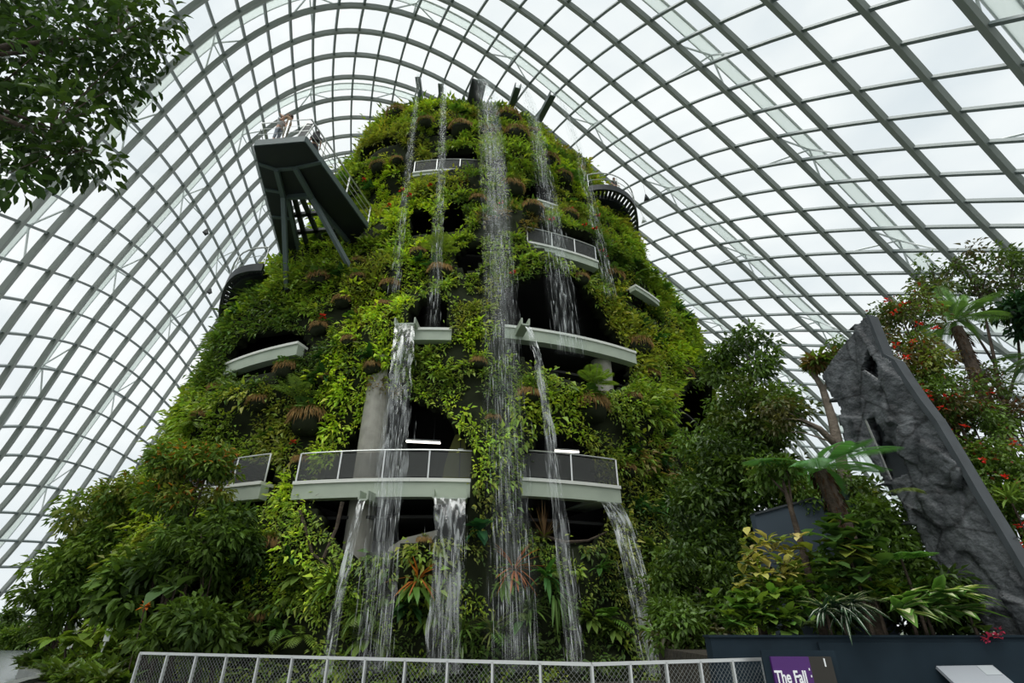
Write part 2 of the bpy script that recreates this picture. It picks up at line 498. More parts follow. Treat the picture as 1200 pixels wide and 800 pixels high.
for s in range(S0, S1 + 1):
    jj = np.arange(J0, J1 + .01, .5)
    cpart(MB().sweep(dome(np.full(len(jj), float(s)), jj), dome_n(np.full(len(jj), float(s)), jj), .36, .36), 'rib', M['steel'])
for j in range(J0, J1 + 1):
    ss = np.arange(S0, S1 + .01, .5)
    P = dome(ss, np.full(len(ss), float(j))); N = dome_n(ss, np.full(len(ss), float(j)))
    cpart(MB().sweep(P + N * .08, N, .19, .24), 'purlin', M['purlin'])
gs, gj = np.meshgrid(np.arange(S0, S1 + .01, .5), np.arange(J0, J1 + .01, .5), indexing='ij')
P = dome(gs, gj) + dome_n(gs, gj) * .2
a, b = gs.shape
idx = np.arange(a * b).reshape(a, b)
q = np.stack([idx[:-1, :-1], idx[1:, :-1], idx[1:, 1:], idx[:-1, 1:]], -1).reshape(-1, 4)
o = link('glass_skin', np_mesh('glass_skin', P.reshape(-1, 3), quads=q, smooth=True), M['glass'])
o.parent = ceiling; o.matrix_parent_inverse = Matrix.Translation((0, -34, 0))
for s in (-11, -7, -3, 1, 5, 9):
    jj = np.arange(J0, J1 + .01, .5); sv = np.full(len(jj), float(s))
    P, N = dome(sv, jj), dome_n(sv, jj)
    cpart(MB().sweep(P + N * ARCH_D, N, ARCH_W, .12), 'outer_arch', M['arch'])
    X = nrmz(np.cross(np.gradient(P, axis=0), N))
    for sg in (-1, 1): cpart(MB().tube(P + N * ARCH_D + X * sg * ARCH_W / 2, .09, 6), 'arch_tube', M['white'])
    mb = MB()
    for j in range(J0 + 2, J1, 4):
        c = dome(float(s), float(j)); n = dome_n(float(s), float(j))
        for ds in (-1, 1):
            mb.tube([dome(float(s + ds), float(j)), c + n * (ARCH_D - .2)], .07, 5)
            mb.tube([dome(float(s), float(j + ds)), c + n * (ARCH_D - .2)], .07, 5)
    cpart(mb, 'brace_rod', M['white'])
# anything that hangs below the roof comes later

# ------------------------------------------------------------------ the planted mountain
AX, AY = -3.5, 35.0
HT = [0, 6, 12, 18, 20.5, 23, 26, 30, 34, 36, 37.6, 38.6, 39.0]
RT = [17.6, 17.2, 16.7, 15.8, 15.1, 13.7, 12.9, 12.1, 11.0, 9.8, 7.6, 4.5, 0.3]
LW = Waves(3, .0, 1)
lump_a, lump_b = Waves(4, .30, 12), Waves(9, .75, 14)


def R0(h): return np.interp(h, HT, RT)


def Rm(th, h):
    fade = np.clip((39 - h) / 6, 0, 1)
    return R0(h) - .9 * np.exp(-((th + .62) * 15 / 4.5) ** 2 - ((h - 23.5) / 3.) ** 2) + fade * (.38 * lump_a(th * 15, h) + .20 * lump_b(th * 15, h))


def surf(th, h, off=0.):
    r = Rm(th, h) + off
    return np.stack([AX + r * np.sin(th), AY - r * np.cos(th), np.broadcast_to(h, np.shape(r))], -1)


def surf_n(th, h):
    slope = (R0(np.asarray(h) + .5) - R0(np.asarray(h) - .5))
    n = np.stack([np.sin(th), -np.cos(th), -slope + 0 * th], -1)
    return nrmz(n)


def pick(x, y, off=0.):
    """where the line of sight through a photo pixel meets the mountain: angle, height"""
    d = ray(x, y)
    t = np.linspace(8, 75, 2700)
    P = V3(0, 0, EYE) + d[None] * t[:, None]
    th = np.arctan2(P[:, 0] - AX, AY - P[:, 1]); r = np.hypot(P[:, 0] - AX, P[:, 1] - AY)
    g = r - (R0(P[:, 2]) + off)
    ok = np.where((g <= 0) & (P[:, 2] < 39.2))[0]
    k = ok[0] if len(ok) else int(np.argmin(np.abs(g)))
    return th[k], P[k, 2]


def in_poly(x, y, poly):
    ins = np.zeros(np.shape(x), bool)
    n = len(poly)
    for i in range(n):
        (x1, y1), (x2, y2) = poly[i], poly[(i + 1) % n]
        c = ((y1 > y) != (y2 > y)) & (x < (x2 - x1) * (y - y1) / (y2 - y1 + 1e-12) + x1)
        ins ^= c
    return ins


OPEN_PX = [
    [(366, 566), (383, 524), (403, 492), (424, 470), (446, 456), (488, 462), (518, 476), (540, 510), (553, 532), (554, 580), (553, 612), (548, 628), (510, 634), (480, 642), (448, 652), (418, 656), (396, 640), (372, 604), (360, 588)],
    [(612, 566), (613, 534), (630, 512), (655, 508), (684, 514), (702, 536), (717, 566), (724, 592), (716, 622), (700, 638), (655, 636), (628, 612), (612, 588)],
    [(586, 398), (582, 366), (589, 338), (620, 326), (655, 322), (690, 330), (716, 354), (740, 388), (752, 415), (750, 444), (722, 458), (690, 460), (660, 452), (628, 436), (600, 410)],
    [(472, 388), (476, 366), (490, 346), (510, 340), (524, 352), (527, 384), (522, 398), (490, 400)],
    [(529, 306), (532, 290), (548, 284), (564, 286), (566, 302), (560, 316), (544, 320)],
    [(617, 292), (617, 270), (648, 266), (680, 274), (700, 290), (708, 312), (690, 324), (650, 310)],
    [(407, 201), (416, 189), (444, 175), (468, 167), (471, 176), (442, 187), (424, 196), (413, 205)],
    [(486, 205), (498, 186), (520, 180), (556, 180), (560, 197), (560, 206), (520, 208)],
    [(473, 262), (475, 240), (498, 236), (505, 246), (504, 264)],
    [(515, 264), (520, 238), (538, 235), (545, 246), (544, 264)],
    [(611, 236), (616, 222), (634, 214), (648, 222), (654, 238), (648, 248), (628, 244)],
    [(272, 430), (276, 414), (300, 392), (330, 381), (352, 386), (356, 402), (350, 412), (330, 420), (318, 438), (284, 450), (272, 446)],
    [(205, 584), (212, 562), (240, 536), (262, 530), (290, 540), (311, 538), (314, 574), (290, 594), (240, 596)],
    [(803, 464), (814, 440), (826, 462), (844, 500), (822, 512), (810, 494)],
    [(742, 334), (752, 336), (772, 352), (770, 360), (752, 350)],
    [(500, 162), (520, 152), (545, 150), (552, 158), (520, 163)],
]
OPEN = [[pick(*p) for p in poly] for poly in OPEN_PX]
OPEN_F = [[pick(*p, .38) for p in poly] for poly in OPEN_PX]      # the same gaps at the depth of the plants


def opened(th, h):
    m = np.zeros(np.shape(th), bool)
    for poly in OPEN: m |= in_poly(th, h, poly)
    return m


mountain = thing('planted_mountain', (AX, AY, 0), 'tall mountain wall covered in plants with floors showing through gaps', 'mountain')


def mpart(o):
    o.parent = mountain; o.matrix_parent_inverse = Matrix.Translation((-AX, -AY, 0)); return o


nth, nh = 420, 160
tg, hg = np.meshgrid(np.linspace(-math.pi, math.pi, nth + 1)[:-1], np.linspace(0, 39, nh + 1), indexing='ij')
P = surf(tg, hg)
idx = np.arange(nth * (nh + 1)).reshape(nth, nh + 1)
nx = np.roll(idx, -1, 0)
q = np.stack([idx[:, :-1], nx[:, :-1], nx[:, 1:], idx[:, 1:]], -1)
tcn = tg[:, :-1] + math.pi / nth; hcn = (hg[:, :-1] + hg[:, 1:]) / 2
keep = ~opened(tcn, hcn)
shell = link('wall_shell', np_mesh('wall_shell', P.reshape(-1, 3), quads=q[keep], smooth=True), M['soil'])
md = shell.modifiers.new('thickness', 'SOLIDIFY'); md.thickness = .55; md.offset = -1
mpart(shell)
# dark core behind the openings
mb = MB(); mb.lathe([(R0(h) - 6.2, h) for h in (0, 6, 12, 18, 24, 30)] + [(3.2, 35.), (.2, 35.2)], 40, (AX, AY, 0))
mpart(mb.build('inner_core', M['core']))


def ring_pts(t0, t1, r, h, n=24):
    t = np.linspace(t0, t1, n)
    return np.stack([AX + r * np.sin(t), AY - r * np.cos(t), np.full(n, h)], -1)


def sector(t0, t1, r0, r1, z0, z1, n=24):
    A = [ring_pts(t0, t1, r, z, n) for r, z in ((r0, z0), (r1, z0), (r1, z1), (r0, z1))]
    vs = np.concatenate(A); fs = []
    for i in range(n - 1):
        for k in range(4):
            a, b = k, (k + 1) % 4
            fs.append((a * n + i, a * n + i + 1, b * n + i + 1, b * n + i))
    fs += [(0, n, 2 * n, 3 * n), (n - 1, 4 * n - 1, 3 * n - 1, 2 * n - 1)]
    return vs, fs


SLABS = [  # left px, right px, thickness, has railing
    ((350, 567), (555, 563), .62, 1), ((609, 563), (721, 570), .62, 1), ((196, 585), (314, 566), .62, 1),
    ((484, 389), (530, 388), .55, 0), ((590, 390), (738, 410), .62, 0), ((270, 432), (357, 400), .62, 0),
    ((618, 284), (699, 308), .5, 1), ((484, 206), (566, 200), .35, 1), ((628, 236), (656, 243), .4, 0), ((741, 333), (770, 355), .34, 0),
]
slabs = []
for pl, pr, tk, rl in SLABS:
    (t0, h0), (t1, h1) = pick(*pl), pick(*pr)
    h = (h0 + h1) / 2; r = float(R0(h)) + (.28 if tk > .5 else .12)
    slabs.append((t0, t1, h, r))
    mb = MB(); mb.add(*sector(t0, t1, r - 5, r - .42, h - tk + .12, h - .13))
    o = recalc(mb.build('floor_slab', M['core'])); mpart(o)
    mb = MB(); mb.add(*sector(t0, t1, r - .4, r, h - tk, h - .12)); c = recalc(mb.build('edge_beam', M['slab'])); c.parent = o
    mb = MB(); mb.add(*sector(t0, t1, r - .6, r + .06, h - .118, h))
    c = recalc(mb.build('slab_edge_cap', M['slabtop'])); c.parent = o
    if rl:
        rr = r - .12
        mb = MB(); mb.tube(ring_pts(t0, t1, rr, h + 1.02), .03, 6)
        n = max(2, int(round((t1 - t0) * rr / 1.55)))
        for t in np.linspace(t0, t1, n + 1)[0:]:
            p = ring_pts(t, t, rr, h, 1)[0]
            mb.box(p + V3(0, 0, .51), (.05, .05, 1.02))
        o = mb.build('railing', M['rail']); mpart(o)
        mb = MB(); mb.add(*sector(t0, t1, rr - .01, rr, h + .08, h + .95)); c = recalc(mb.build('railing_mesh', M['veil'])); c.parent = o
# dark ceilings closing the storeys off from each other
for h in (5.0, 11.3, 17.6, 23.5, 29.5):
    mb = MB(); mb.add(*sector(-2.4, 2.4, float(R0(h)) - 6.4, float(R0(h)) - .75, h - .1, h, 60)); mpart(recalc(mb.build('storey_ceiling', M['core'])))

# ------------------------------------------------------------------ plants covering the mountain
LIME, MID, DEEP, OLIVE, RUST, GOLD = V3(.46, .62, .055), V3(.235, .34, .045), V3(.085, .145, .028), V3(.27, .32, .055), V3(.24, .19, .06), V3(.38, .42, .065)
f_gap = Waves(77, 1.5, 14)
f_a, f_b, f_c, f_d = Waves(21, .35, 12), Waves(22, .55, 12), Waves(23, .9, 12), Waves(24, .28, 12)


def blobs(px, rad_px):
    out = []
    for (x, y), r in zip(px, rad_px):
        t, h = pick(x, y); P = surf(np.array(t), np.array(h)); out.append((t, h, px_size(r, P)))
    return out


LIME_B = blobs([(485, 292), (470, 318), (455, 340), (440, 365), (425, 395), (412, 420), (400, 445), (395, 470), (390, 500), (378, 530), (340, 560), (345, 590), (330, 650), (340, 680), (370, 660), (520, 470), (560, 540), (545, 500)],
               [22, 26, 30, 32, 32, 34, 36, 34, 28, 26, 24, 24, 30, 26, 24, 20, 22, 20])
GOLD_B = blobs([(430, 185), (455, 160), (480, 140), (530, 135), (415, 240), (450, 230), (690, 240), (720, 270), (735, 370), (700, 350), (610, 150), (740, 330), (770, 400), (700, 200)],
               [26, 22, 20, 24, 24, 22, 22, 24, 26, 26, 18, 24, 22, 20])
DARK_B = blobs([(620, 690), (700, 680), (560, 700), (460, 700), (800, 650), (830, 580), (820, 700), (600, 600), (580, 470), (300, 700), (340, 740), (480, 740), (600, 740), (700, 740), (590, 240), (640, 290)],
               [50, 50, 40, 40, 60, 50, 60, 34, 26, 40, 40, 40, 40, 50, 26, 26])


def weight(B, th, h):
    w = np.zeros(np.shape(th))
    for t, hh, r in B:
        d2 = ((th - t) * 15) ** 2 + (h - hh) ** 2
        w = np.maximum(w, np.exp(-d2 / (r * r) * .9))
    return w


def cover(n, tmin, tmax, hmin=.1, hmax=38.6):
    th = rng.uniform(tmin, tmax, n); h = hmin + (hmax - hmin) * rng.random(n)
    keep = rng.random(n) < np.clip(R0(h) / 17.6, .15, 1)
    th, h = th[keep], h[keep]
    m = ~opened(th, h) & ~opened(th + .2 / 15, h) & ~opened(th - .2 / 15, h)
    m &= (f_gap(th * 15, h) > -1.25)
    return th[m], h[m]


def clumps(th, h, per, size, Lr, names):
    """tufts of leaves standing out from the wall, hanging over at the tips"""
    n = len(th)
    base = surf(th, h, .02); N = surf_n(th, h)
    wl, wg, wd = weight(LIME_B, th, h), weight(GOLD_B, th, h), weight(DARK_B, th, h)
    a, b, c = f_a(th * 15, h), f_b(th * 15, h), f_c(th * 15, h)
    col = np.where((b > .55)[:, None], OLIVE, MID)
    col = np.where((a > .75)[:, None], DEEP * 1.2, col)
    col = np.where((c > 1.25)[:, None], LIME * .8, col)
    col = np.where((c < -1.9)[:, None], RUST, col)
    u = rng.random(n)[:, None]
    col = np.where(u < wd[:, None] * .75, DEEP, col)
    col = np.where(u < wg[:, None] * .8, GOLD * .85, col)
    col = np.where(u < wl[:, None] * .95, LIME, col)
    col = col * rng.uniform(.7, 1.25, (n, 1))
    sz = rng.uniform(.6, 1.25, n) * size * (1 + .25 * f_d(th * 15, h))
    sz = np.clip(sz, .12, 1)
    idx = np.repeat(np.arange(n), per); m = len(idx)
    up = V3(0, 0, 1)
    T1 = nrmz(np.cross(N, up)); T2 = np.cross(T1, N)
    r = rng.normal(size=(m, 3)) * .42
    off = (N[idx] * np.abs(r[:, :1]) * 1.1 + T1[idx] * r[:, 1:2] + T2[idx] * r[:, 2:]) * sz[idx][:, None]
    d = nrmz(off + N[idx] * .25 * sz[idx][:, None] + rdir(m) * .22 * sz[idx][:, None] - up * .22 * sz[idx][:, None])
    L = rng.uniform(Lr[0], Lr[1], m) * (.7 + .5 * (sz[idx] / size)) * np.interp(h, [0, 6, 14], [.72, .78, 1])[idx]
    W = L * rng.uniform(.30, .55, m)
    lc = col[idx] * rng.uniform(.75, 1.3, (m, 1)); lc[:, 0] *= rng.uniform(.8, 1.2, m)
    nn = nrmz(N[idx] + up * .9 + rdir(m) * .5)
    P = base[idx] + off
    q = P + d * (L * .6)[:, None]
    pt = np.arctan2(q[:, 0] - AX, AY - q[:, 1]); ins = np.zeros(m, bool)
    for poly in OPEN_F: ins |= in_poly(pt, q[:, 2], poly)
    k = ~ins | (rng.random(m) < .04)
    return P[k], d[k], nn[k], L[k], W[k], lc[k]


lv = Leaves()
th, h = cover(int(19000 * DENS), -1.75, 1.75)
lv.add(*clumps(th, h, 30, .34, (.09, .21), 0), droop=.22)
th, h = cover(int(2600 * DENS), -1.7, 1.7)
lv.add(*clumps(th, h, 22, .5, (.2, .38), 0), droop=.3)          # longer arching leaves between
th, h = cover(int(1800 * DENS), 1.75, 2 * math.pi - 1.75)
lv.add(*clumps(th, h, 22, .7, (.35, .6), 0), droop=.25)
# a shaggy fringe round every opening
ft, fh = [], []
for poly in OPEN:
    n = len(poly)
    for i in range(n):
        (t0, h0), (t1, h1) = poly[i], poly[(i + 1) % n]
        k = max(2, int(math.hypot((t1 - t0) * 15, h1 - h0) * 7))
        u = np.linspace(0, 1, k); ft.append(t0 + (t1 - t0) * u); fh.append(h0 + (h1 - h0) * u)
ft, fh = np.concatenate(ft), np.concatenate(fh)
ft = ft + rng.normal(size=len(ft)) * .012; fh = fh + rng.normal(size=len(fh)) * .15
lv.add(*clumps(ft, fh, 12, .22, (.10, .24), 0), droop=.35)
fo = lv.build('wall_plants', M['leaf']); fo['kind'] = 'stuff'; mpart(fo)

# water chutes, columns and other fixed pieces of the mountain
def chute(pa, pb, wdt, hgt, wall=.06):
    """open-topped channel from the wall out to its lip"""
    a, b = np.asarray(pa), np.asarray(pb)
    d = nrmz(b - a); x = nrmz(np.cross(d, V3(0, 0, 1))); z = np.cross(x, d)
    mb = MB()
    mb.bar(a, b, wdt, wall)
    for s in (-1, 1):
        mb.bar(a + x * s * wdt / 2 + z * hgt / 2, b + x * s * wdt / 2 + z * hgt / 2, wall, hgt)
    return mb


def radial(P, k):
    """unit horizontal direction out of the mountain at P"""
    v = (np.asarray(P) - V3(AX, AY, 0)) * V3(1, 1, 0)
    return v / np.linalg.norm(v)


TOPC = [((489, 90), (496, 142), .3), ((516, 98), (519, 148), .3), ((562, 94), (550, 146), 1.0), ((607, 103), (597, 132), .4), ((648, 112), (632, 142), .4)]
TOPLIP = []
for (xl, yl), (xb, yb), wd in TOPC:
    Yl = {489: 24.4, 516: 23.8, 562: 23.0, 607: 23.8, 648: 24.6}[xl]
    lip = at_y(xl, yl, Yl); foot = at_y(xb, yb, Yl + 2.6)
    TOPLIP.append(lip)
    o = chute(foot, lip, wd, .42).build('water_chute', M['dark' if wd > .8 else 'darkedge']); mpart(o)
LOWC = {}
for key, (x, y), wd, ln in (('a', (474, 379), .8, 2.2), ('b', (616, 380), .3, 2.0), ('c', (425, 585), .28, 1.6), ('d', (527, 583), 1.05, 1.5), ('e', (713, 588), .95, 2.4)):
    t, h = pick(x, y); P = surf(np.array(t), np.array(h), .9)
    lip = at_y(x, y, P[1]); rd = radial(lip, 0)
    LOWC[key] = lip
    o = chute(lip - rd * ln + V3(0, 0, .12), lip, wd, .28).build('water_chute', M['slab']); mpart(o)
# concrete columns behind the slab edges
for x, y0, y1, wpx in ((437, 655, 452, 31), (706, 455, 436, 24)):
    t, h = pick(x, (y0 + y1) / 2); r = float(R0(h)) - 1.1
    Yc = AY - r * math.cos(t); b, tp = at_y(x if x < 500 else x, y0, Yc), at_y(x, y1, Yc)
    if x < 500: b = at_y(426, y0, Yc)
    c = (b + tp) / 2; rad = px_size(wpx, c) / 2
    z0, z1 = (b[2] - .6, tp[2] + 1.2)
    mb = MB(); mb.lathe([(rad, z0), (rad, z1)], 28, (c[0], c[1], 0)); o = mb.build('column', M['concrete'], smooth=False); mpart(o)
# slanting grey beam low in the opening, thin inner beam higher up
t, h = pick(480, 636); Yb = AY - (R0(h) - .5) * math.cos(t)
A, B = at_y(452, 646, Yb), at_y(512, 628, Yb)
mb = MB(); mb.prism([A + V3(0, 0, -.3), A + V3(0.1, 0, .12), A + V3(.55, 0, .42), B + V3(0, 0, .2), B + V3(0, 0, -.3)], V3(.1, 1.0, 0))
mpart(recalc(mb.build('concrete_beam', M['concrete'])))
t, h = pick(650, 444); t0 = pick(600, 430)[0]; t1 = pick(700, 450)[0]
mb = MB(); mb.add(*sector(t0, t1, R0(h) - 2.2, R0(h) - 1.6, h - .35, h + .15)); mpart(recalc(mb.build('inner_beam', M['slab'])))
# bare stems and roots at the cave edges
for pts in ([(356, 600), (365, 625), (372, 650), (395, 668)], [(350, 590), (375, 582), (392, 572)], [(640, 625), (665, 634), (690, 633), (715, 622)], [(405, 590), (398, 620), (385, 655)]):
    Q = []
    for x, y in pts:
        t, h = pick(x, y); Q.append(surf(np.array(t), np.array(h), .15))
    mpart(MB().tube(Q, [.07, .06, .05, .03][:len(Q)], 6).build('bare_root', M['bark']))

# lights and the leaf-shaped panel inside the lower floor
for x0, x1, y in ((393, 419, 513), (476, 516, 517), (650, 686, 528)):
    t, h = pick((x0 + x1) / 2, y); Yl = AY - (R0(h) - 2.6) * math.cos(t)
    A, B = at_y(x0, y, Yl), at_y(x1, y + (2 if x0 > 450 else 1), Yl)
    tl = thing('strip_light', (A + B) / 2, {393: 'bright strip light in the dark opening, beside the wide column on its left side', 476: 'long bright strip light in the dark opening, to the right of the wide column', 650: 'bright strip light in the dark opening above the right-hand balcony'}[x0], 'light', 'strip lights on the lower floor')
    a, b = A - (A + B) / 2, B - (A + B) / 2
    MB().bar(a, b, .12, .05).build('diffuser', glow_mat('lit_tube', (1, .93, .82), 3.0), tl)
    MB().bar(a + V3(0, 0, .06), b + V3(0, 0, .06), .16, .06).build('housing', M['white'], tl)
    for q in (.2, .8): MB().tube([a + (b - a) * q + V3(0, 0, .08), a + (b - a) * q + V3(0, 0, 1.2)], .015, 5).build('hanger', M['dark'], tl)
t, h = pick(535, 530); Yl = AY - (R0(h) - 2.4) * math.cos(t)
px = [(518, 562), (521, 545), (527, 525), (534, 508), (541, 500), (548, 510), (554, 528), (556, 562)]
P = [at_y(x, y, Yl) for x, y in px]; c = np.mean(P, 0); c[2] = P[0][2]
o = thing('leaf_shaped_panel', c, 'olive green pointed panel standing behind the balcony railing', 'panel')
recalc(MB().prism([p - c for p in P], V3(0, .12, 0)).build('panel_body', solid('olive_panel', (.16, .17, .02), .5), o))
MB().box((at_y(540, 527, Yl) - c) + V3(0, -.03, 0), (.22, .05, .1)).build('small_lamp', M['white'], o)
MB().bar((at_y(538, 560, Yl) - c) + V3(0, -.02, 0), (at_y(540, 512, Yl) - c) + V3(0, -.02, 0), .03).build('midrib', M['dark'], o)

# ------------------------------------------------------------------ falling water
def waterfall(label, lip, end, w0, w1, sheet, n_thread, v0=.18, n_mist=0, thick=.022, side=None, mat='sheet', sheet_to=1.0, fade=(0., .35), veil=False):
    lip, end = np.asarray(lip, float), np.asarray(end, float)
    g = thing('waterfall', (end[0], end[1], end[2]), label, 'waterfall')
    org = np.asarray(g.location)
    hv = (end - lip) * V3(1, 1, 0)
    sd = np.cross(nrmz(radial(lip, 0)), V3(0, 0, 1)) if side is None else nrmz(np.asarray(side, float))
    H = lip[2] - end[2]

    def path(u, a):
        """u: time 0..1, a: across -.5...5"""
        z = lip[2] - H * (v0 * u + (1 - v0) * u * u)
        return lip[None] * V3(1, 1, 0) + hv[None] * u[:, None] + sd[None] * (a * (w0 + (w1 - w0) * u))[:, None] + np.stack([0 * z, 0 * z, z], -1)

    def vel(u, a):
        return path(u + .004, a) - path(u, a)
    layers = ([(mat, 1.0, 0.)] if sheet else []) + ([('veilwater', 1.05, .12), ('veilwater', 1.5, -.14)] if veil else [])
    for li, (mt, wide, push) in enumerate(layers):
        nu, na = 90, 13
        U, A = np.meshgrid(np.linspace(0, sheet_to if mt != 'veilwater' else 1., nu), np.linspace(-.5, .5, na), indexing='ij')
        P = path(U.ravel(), A.ravel() * wide).reshape(nu, na, 3)
        fw = Waves(int(abs(lip[0]) * 97) % 90 + 3 + li, 1.0, 12)
        dist = (lip[2] - P[..., 2])
        P = P + nrmz(hv)[None, None] * (push * np.clip(dist / 4, 0, 1) + fw(A * w0 * 9, dist * 1.3) * .05 * np.clip(dist, 0, 1))[..., None]
        # the sides tear into tongues
        P = P + sd[None, None] * (np.sign(A) * (np.abs(A) > .4) * fw(dist * 2.2, A * 3) * .03 * np.clip(dist, 0, 1.5) * min(1, w0))[..., None]
        idx = np.arange(nu * na).reshape(nu, na)
        q = np.stack([idx[:-1, :-1], idx[1:, :-1], idx[1:, 1:], idx[:-1, 1:]], -1).reshape(-1, 4)
        nm = 'water_sheet' if mt != 'veilwater' else 'spray_veil'
        me = np_mesh(nm, (P - org).reshape(-1, 3), quads=q, smooth=True)
        at = me.attributes.new('flow', 'FLOAT_VECTOR', 'POINT')
        fl = np.stack([(A * wide * (w0 + (w1 - w0) * U)), dist / (.6 + 1.5 * U), 0 * U + lip[0] + li * 7], -1).astype(np.float32)
        at.data.foreach_set('vector', fl.ravel())
        tn = me.attributes.new('thin', 'FLOAT', 'POINT')
        un = U / max(sheet_to, .01) if mt != 'veilwater' else U
        tv = fade[0] + (fade[1] - fade[0]) * un
        if mt == 'veilwater': tv = 1 - (1 - tv) * np.clip(1 - (2 * np.abs(A)) ** 2, 0, 1)
        elif sheet_to < 1: tv = np.maximum(tv, np.clip((un - .6) / .4, 0, 1))
        tn.data.foreach_set('value', tv.astype(np.float32).ravel())
        link(nm, me, M[mt], g)

    def threads(n, th, Lr, spread, name, m, u0=0.):
        u = u0 + (1 - u0) * np.sqrt(rng.random(n)); u = np.clip(u, 0, .985)
        a = np.clip(rng.normal(size=n) * .30, -.62, .62) if spread > 1 else rng.uniform(-.5, .5, n)
        P = path(u, a) + rdir(n) * (spread * .05 * (w0 + (w1 - w0) * u) * rng.random(n))[:, None]
        D = nrmz(vel(u, a)); L = rng.uniform(*Lr, n) * (.4 + u)
        L = np.minimum(L, np.maximum((P[:, 2] - end[2]), .05))
        X = nrmz(np.cross(D, V3(0, 1, 0.3))); Y = np.cross(D, X)
        r = th * rng.uniform(.5, 1.4, n)
        vs = [P - D * 0]
        for k in range(3):
            an = k * 2.094
            vs.append(P + D * (L * .35)[:, None] + (X * math.cos(an) + Y * math.sin(an)) * r[:, None])
        vs.append(P + D * L[:, None])
        Vv = np.stack(vs, 1)
        T = np.array([(0, 2, 1), (0, 3, 2), (0, 1, 3), (4, 1, 2), (4, 2, 3), (4, 3, 1)])
        tr = (np.arange(n)[:, None, None] * 5 + T[None]).reshape(-1, 3)
        o = link(name, np_mesh(name, (Vv - org).reshape(-1, 3), tris=tr), m, g)
        o['kind'] = 'stuff'
    threads(n_thread, thick, (.15, .7), 1, 'water_threads', M['water'])
    if n_mist:
        threads(n_mist, thick * .8, (.3, 1.1), 4, 'water_spray', M['mist'], .12)
    return g


waterfall('broad tall waterfall pouring from the widest chute at the very top of the mountain', TOPLIP[2], at_y(604, 788, 16.3), .95, 1.15, True, 120, n_mist=650, sheet_to=.34, thick=.018, veil=True, fade=(0, .8))
waterfall('thin waterfall from the chute at the far left of the mountain top', TOPLIP[0], at_y(461, 345, 18.6), .22, .5, False, 36, n_mist=110, thick=.022, veil=True, fade=(.3, .92))
waterfall('thin waterfall from the second chute from the left at the mountain top', TOPLIP[1], at_y(507, 384, 17.7), .22, .5, False, 40, n_mist=120, thick=.022, veil=True, fade=(.3, .92))
waterfall('thin waterfall just right of the tall central one, from a chute at the mountain top', TOPLIP[3], at_y(668, 415, 17.6), .3, 1.1, False, 80, n_mist=380, thick=.022, veil=True, fade=(.1, .92))
waterfall('thin waterfall from the chute at the far right of the mountain top', TOPLIP[4], at_y(717, 348, 21.0), .3, .8, False, 50, n_mist=220, thick=.022, veil=True, fade=(.1, .9))
waterfall('wide waterfall from the white ledge above the lower balcony, passing before the column', LOWC['a'], at_y(434, 788, 15.9), .76, 1.0, True, 60, n_mist=260, mat='sheet2', fade=(0, .85), thick=.016)
waterfall('narrow waterfall from the small chute on the right-hand white ledge of the middle floor', LOWC['b'], at_y(676, 788, 15.8), .2, .5, True, 40, n_mist=160, mat='sheet2', fade=(0, .8), thick=.016)
waterfall('narrow leaning waterfall from the small chute under the lower balcony, left of the broad sheet', LOWC['c'], at_y(382, 790, 15.8), .22, .3, True, 30, mat='sheet2', n_mist=20, fade=(0, .2), thick=.014)
waterfall('broad clear sheet of water dropping straight from under the lower balcony', LOWC['d'], at_y(521, 790, 15.8), .98, .95, True, 60, n_mist=40, thick=.010, fade=(0, .3))
waterfall('wide waterfall curving out from under the right-hand balcony to the fence', LOWC['e'], at_y(772, 792, 15.3), .82, .8, True, 50, mat='sheet2', n_mist=80, thick=.012, fade=(0, .3))


# ------------------------------------------------------------------ people
def skin_mesh(name, verts, edges, radii, sub=1):
    me = bpy.data.meshes.new(name); me.from_pydata([tuple(map(float, v)) for v in verts], edges, [])
    o = bpy.data.objects.new(name, me); COL.objects.link(o)
    md = o.modifiers.new('skin', 'SKIN'); md.use_smooth_shade = True; md.branch_smoothing = .4
    sv = me.skin_vertices[0].data
    for i, r in enumerate(radii):
        r = (r, r) if np.isscalar(r) else r
        sv[i].radius = r; sv[i].use_root = (i == 0)
    s2 = o.modifiers.new('smooth', 'SUBSURF'); s2.levels = sub; s2.render_levels = sub
    dg = bpy.context.evaluated_depsgraph_get(); dg.update()
    m2 = bpy.data.meshes.new_from_object(o.evaluated_get(dg))
    bpy.data.objects.remove(o); bpy.data.meshes.remove(me)
    m2.name = name
    return m2


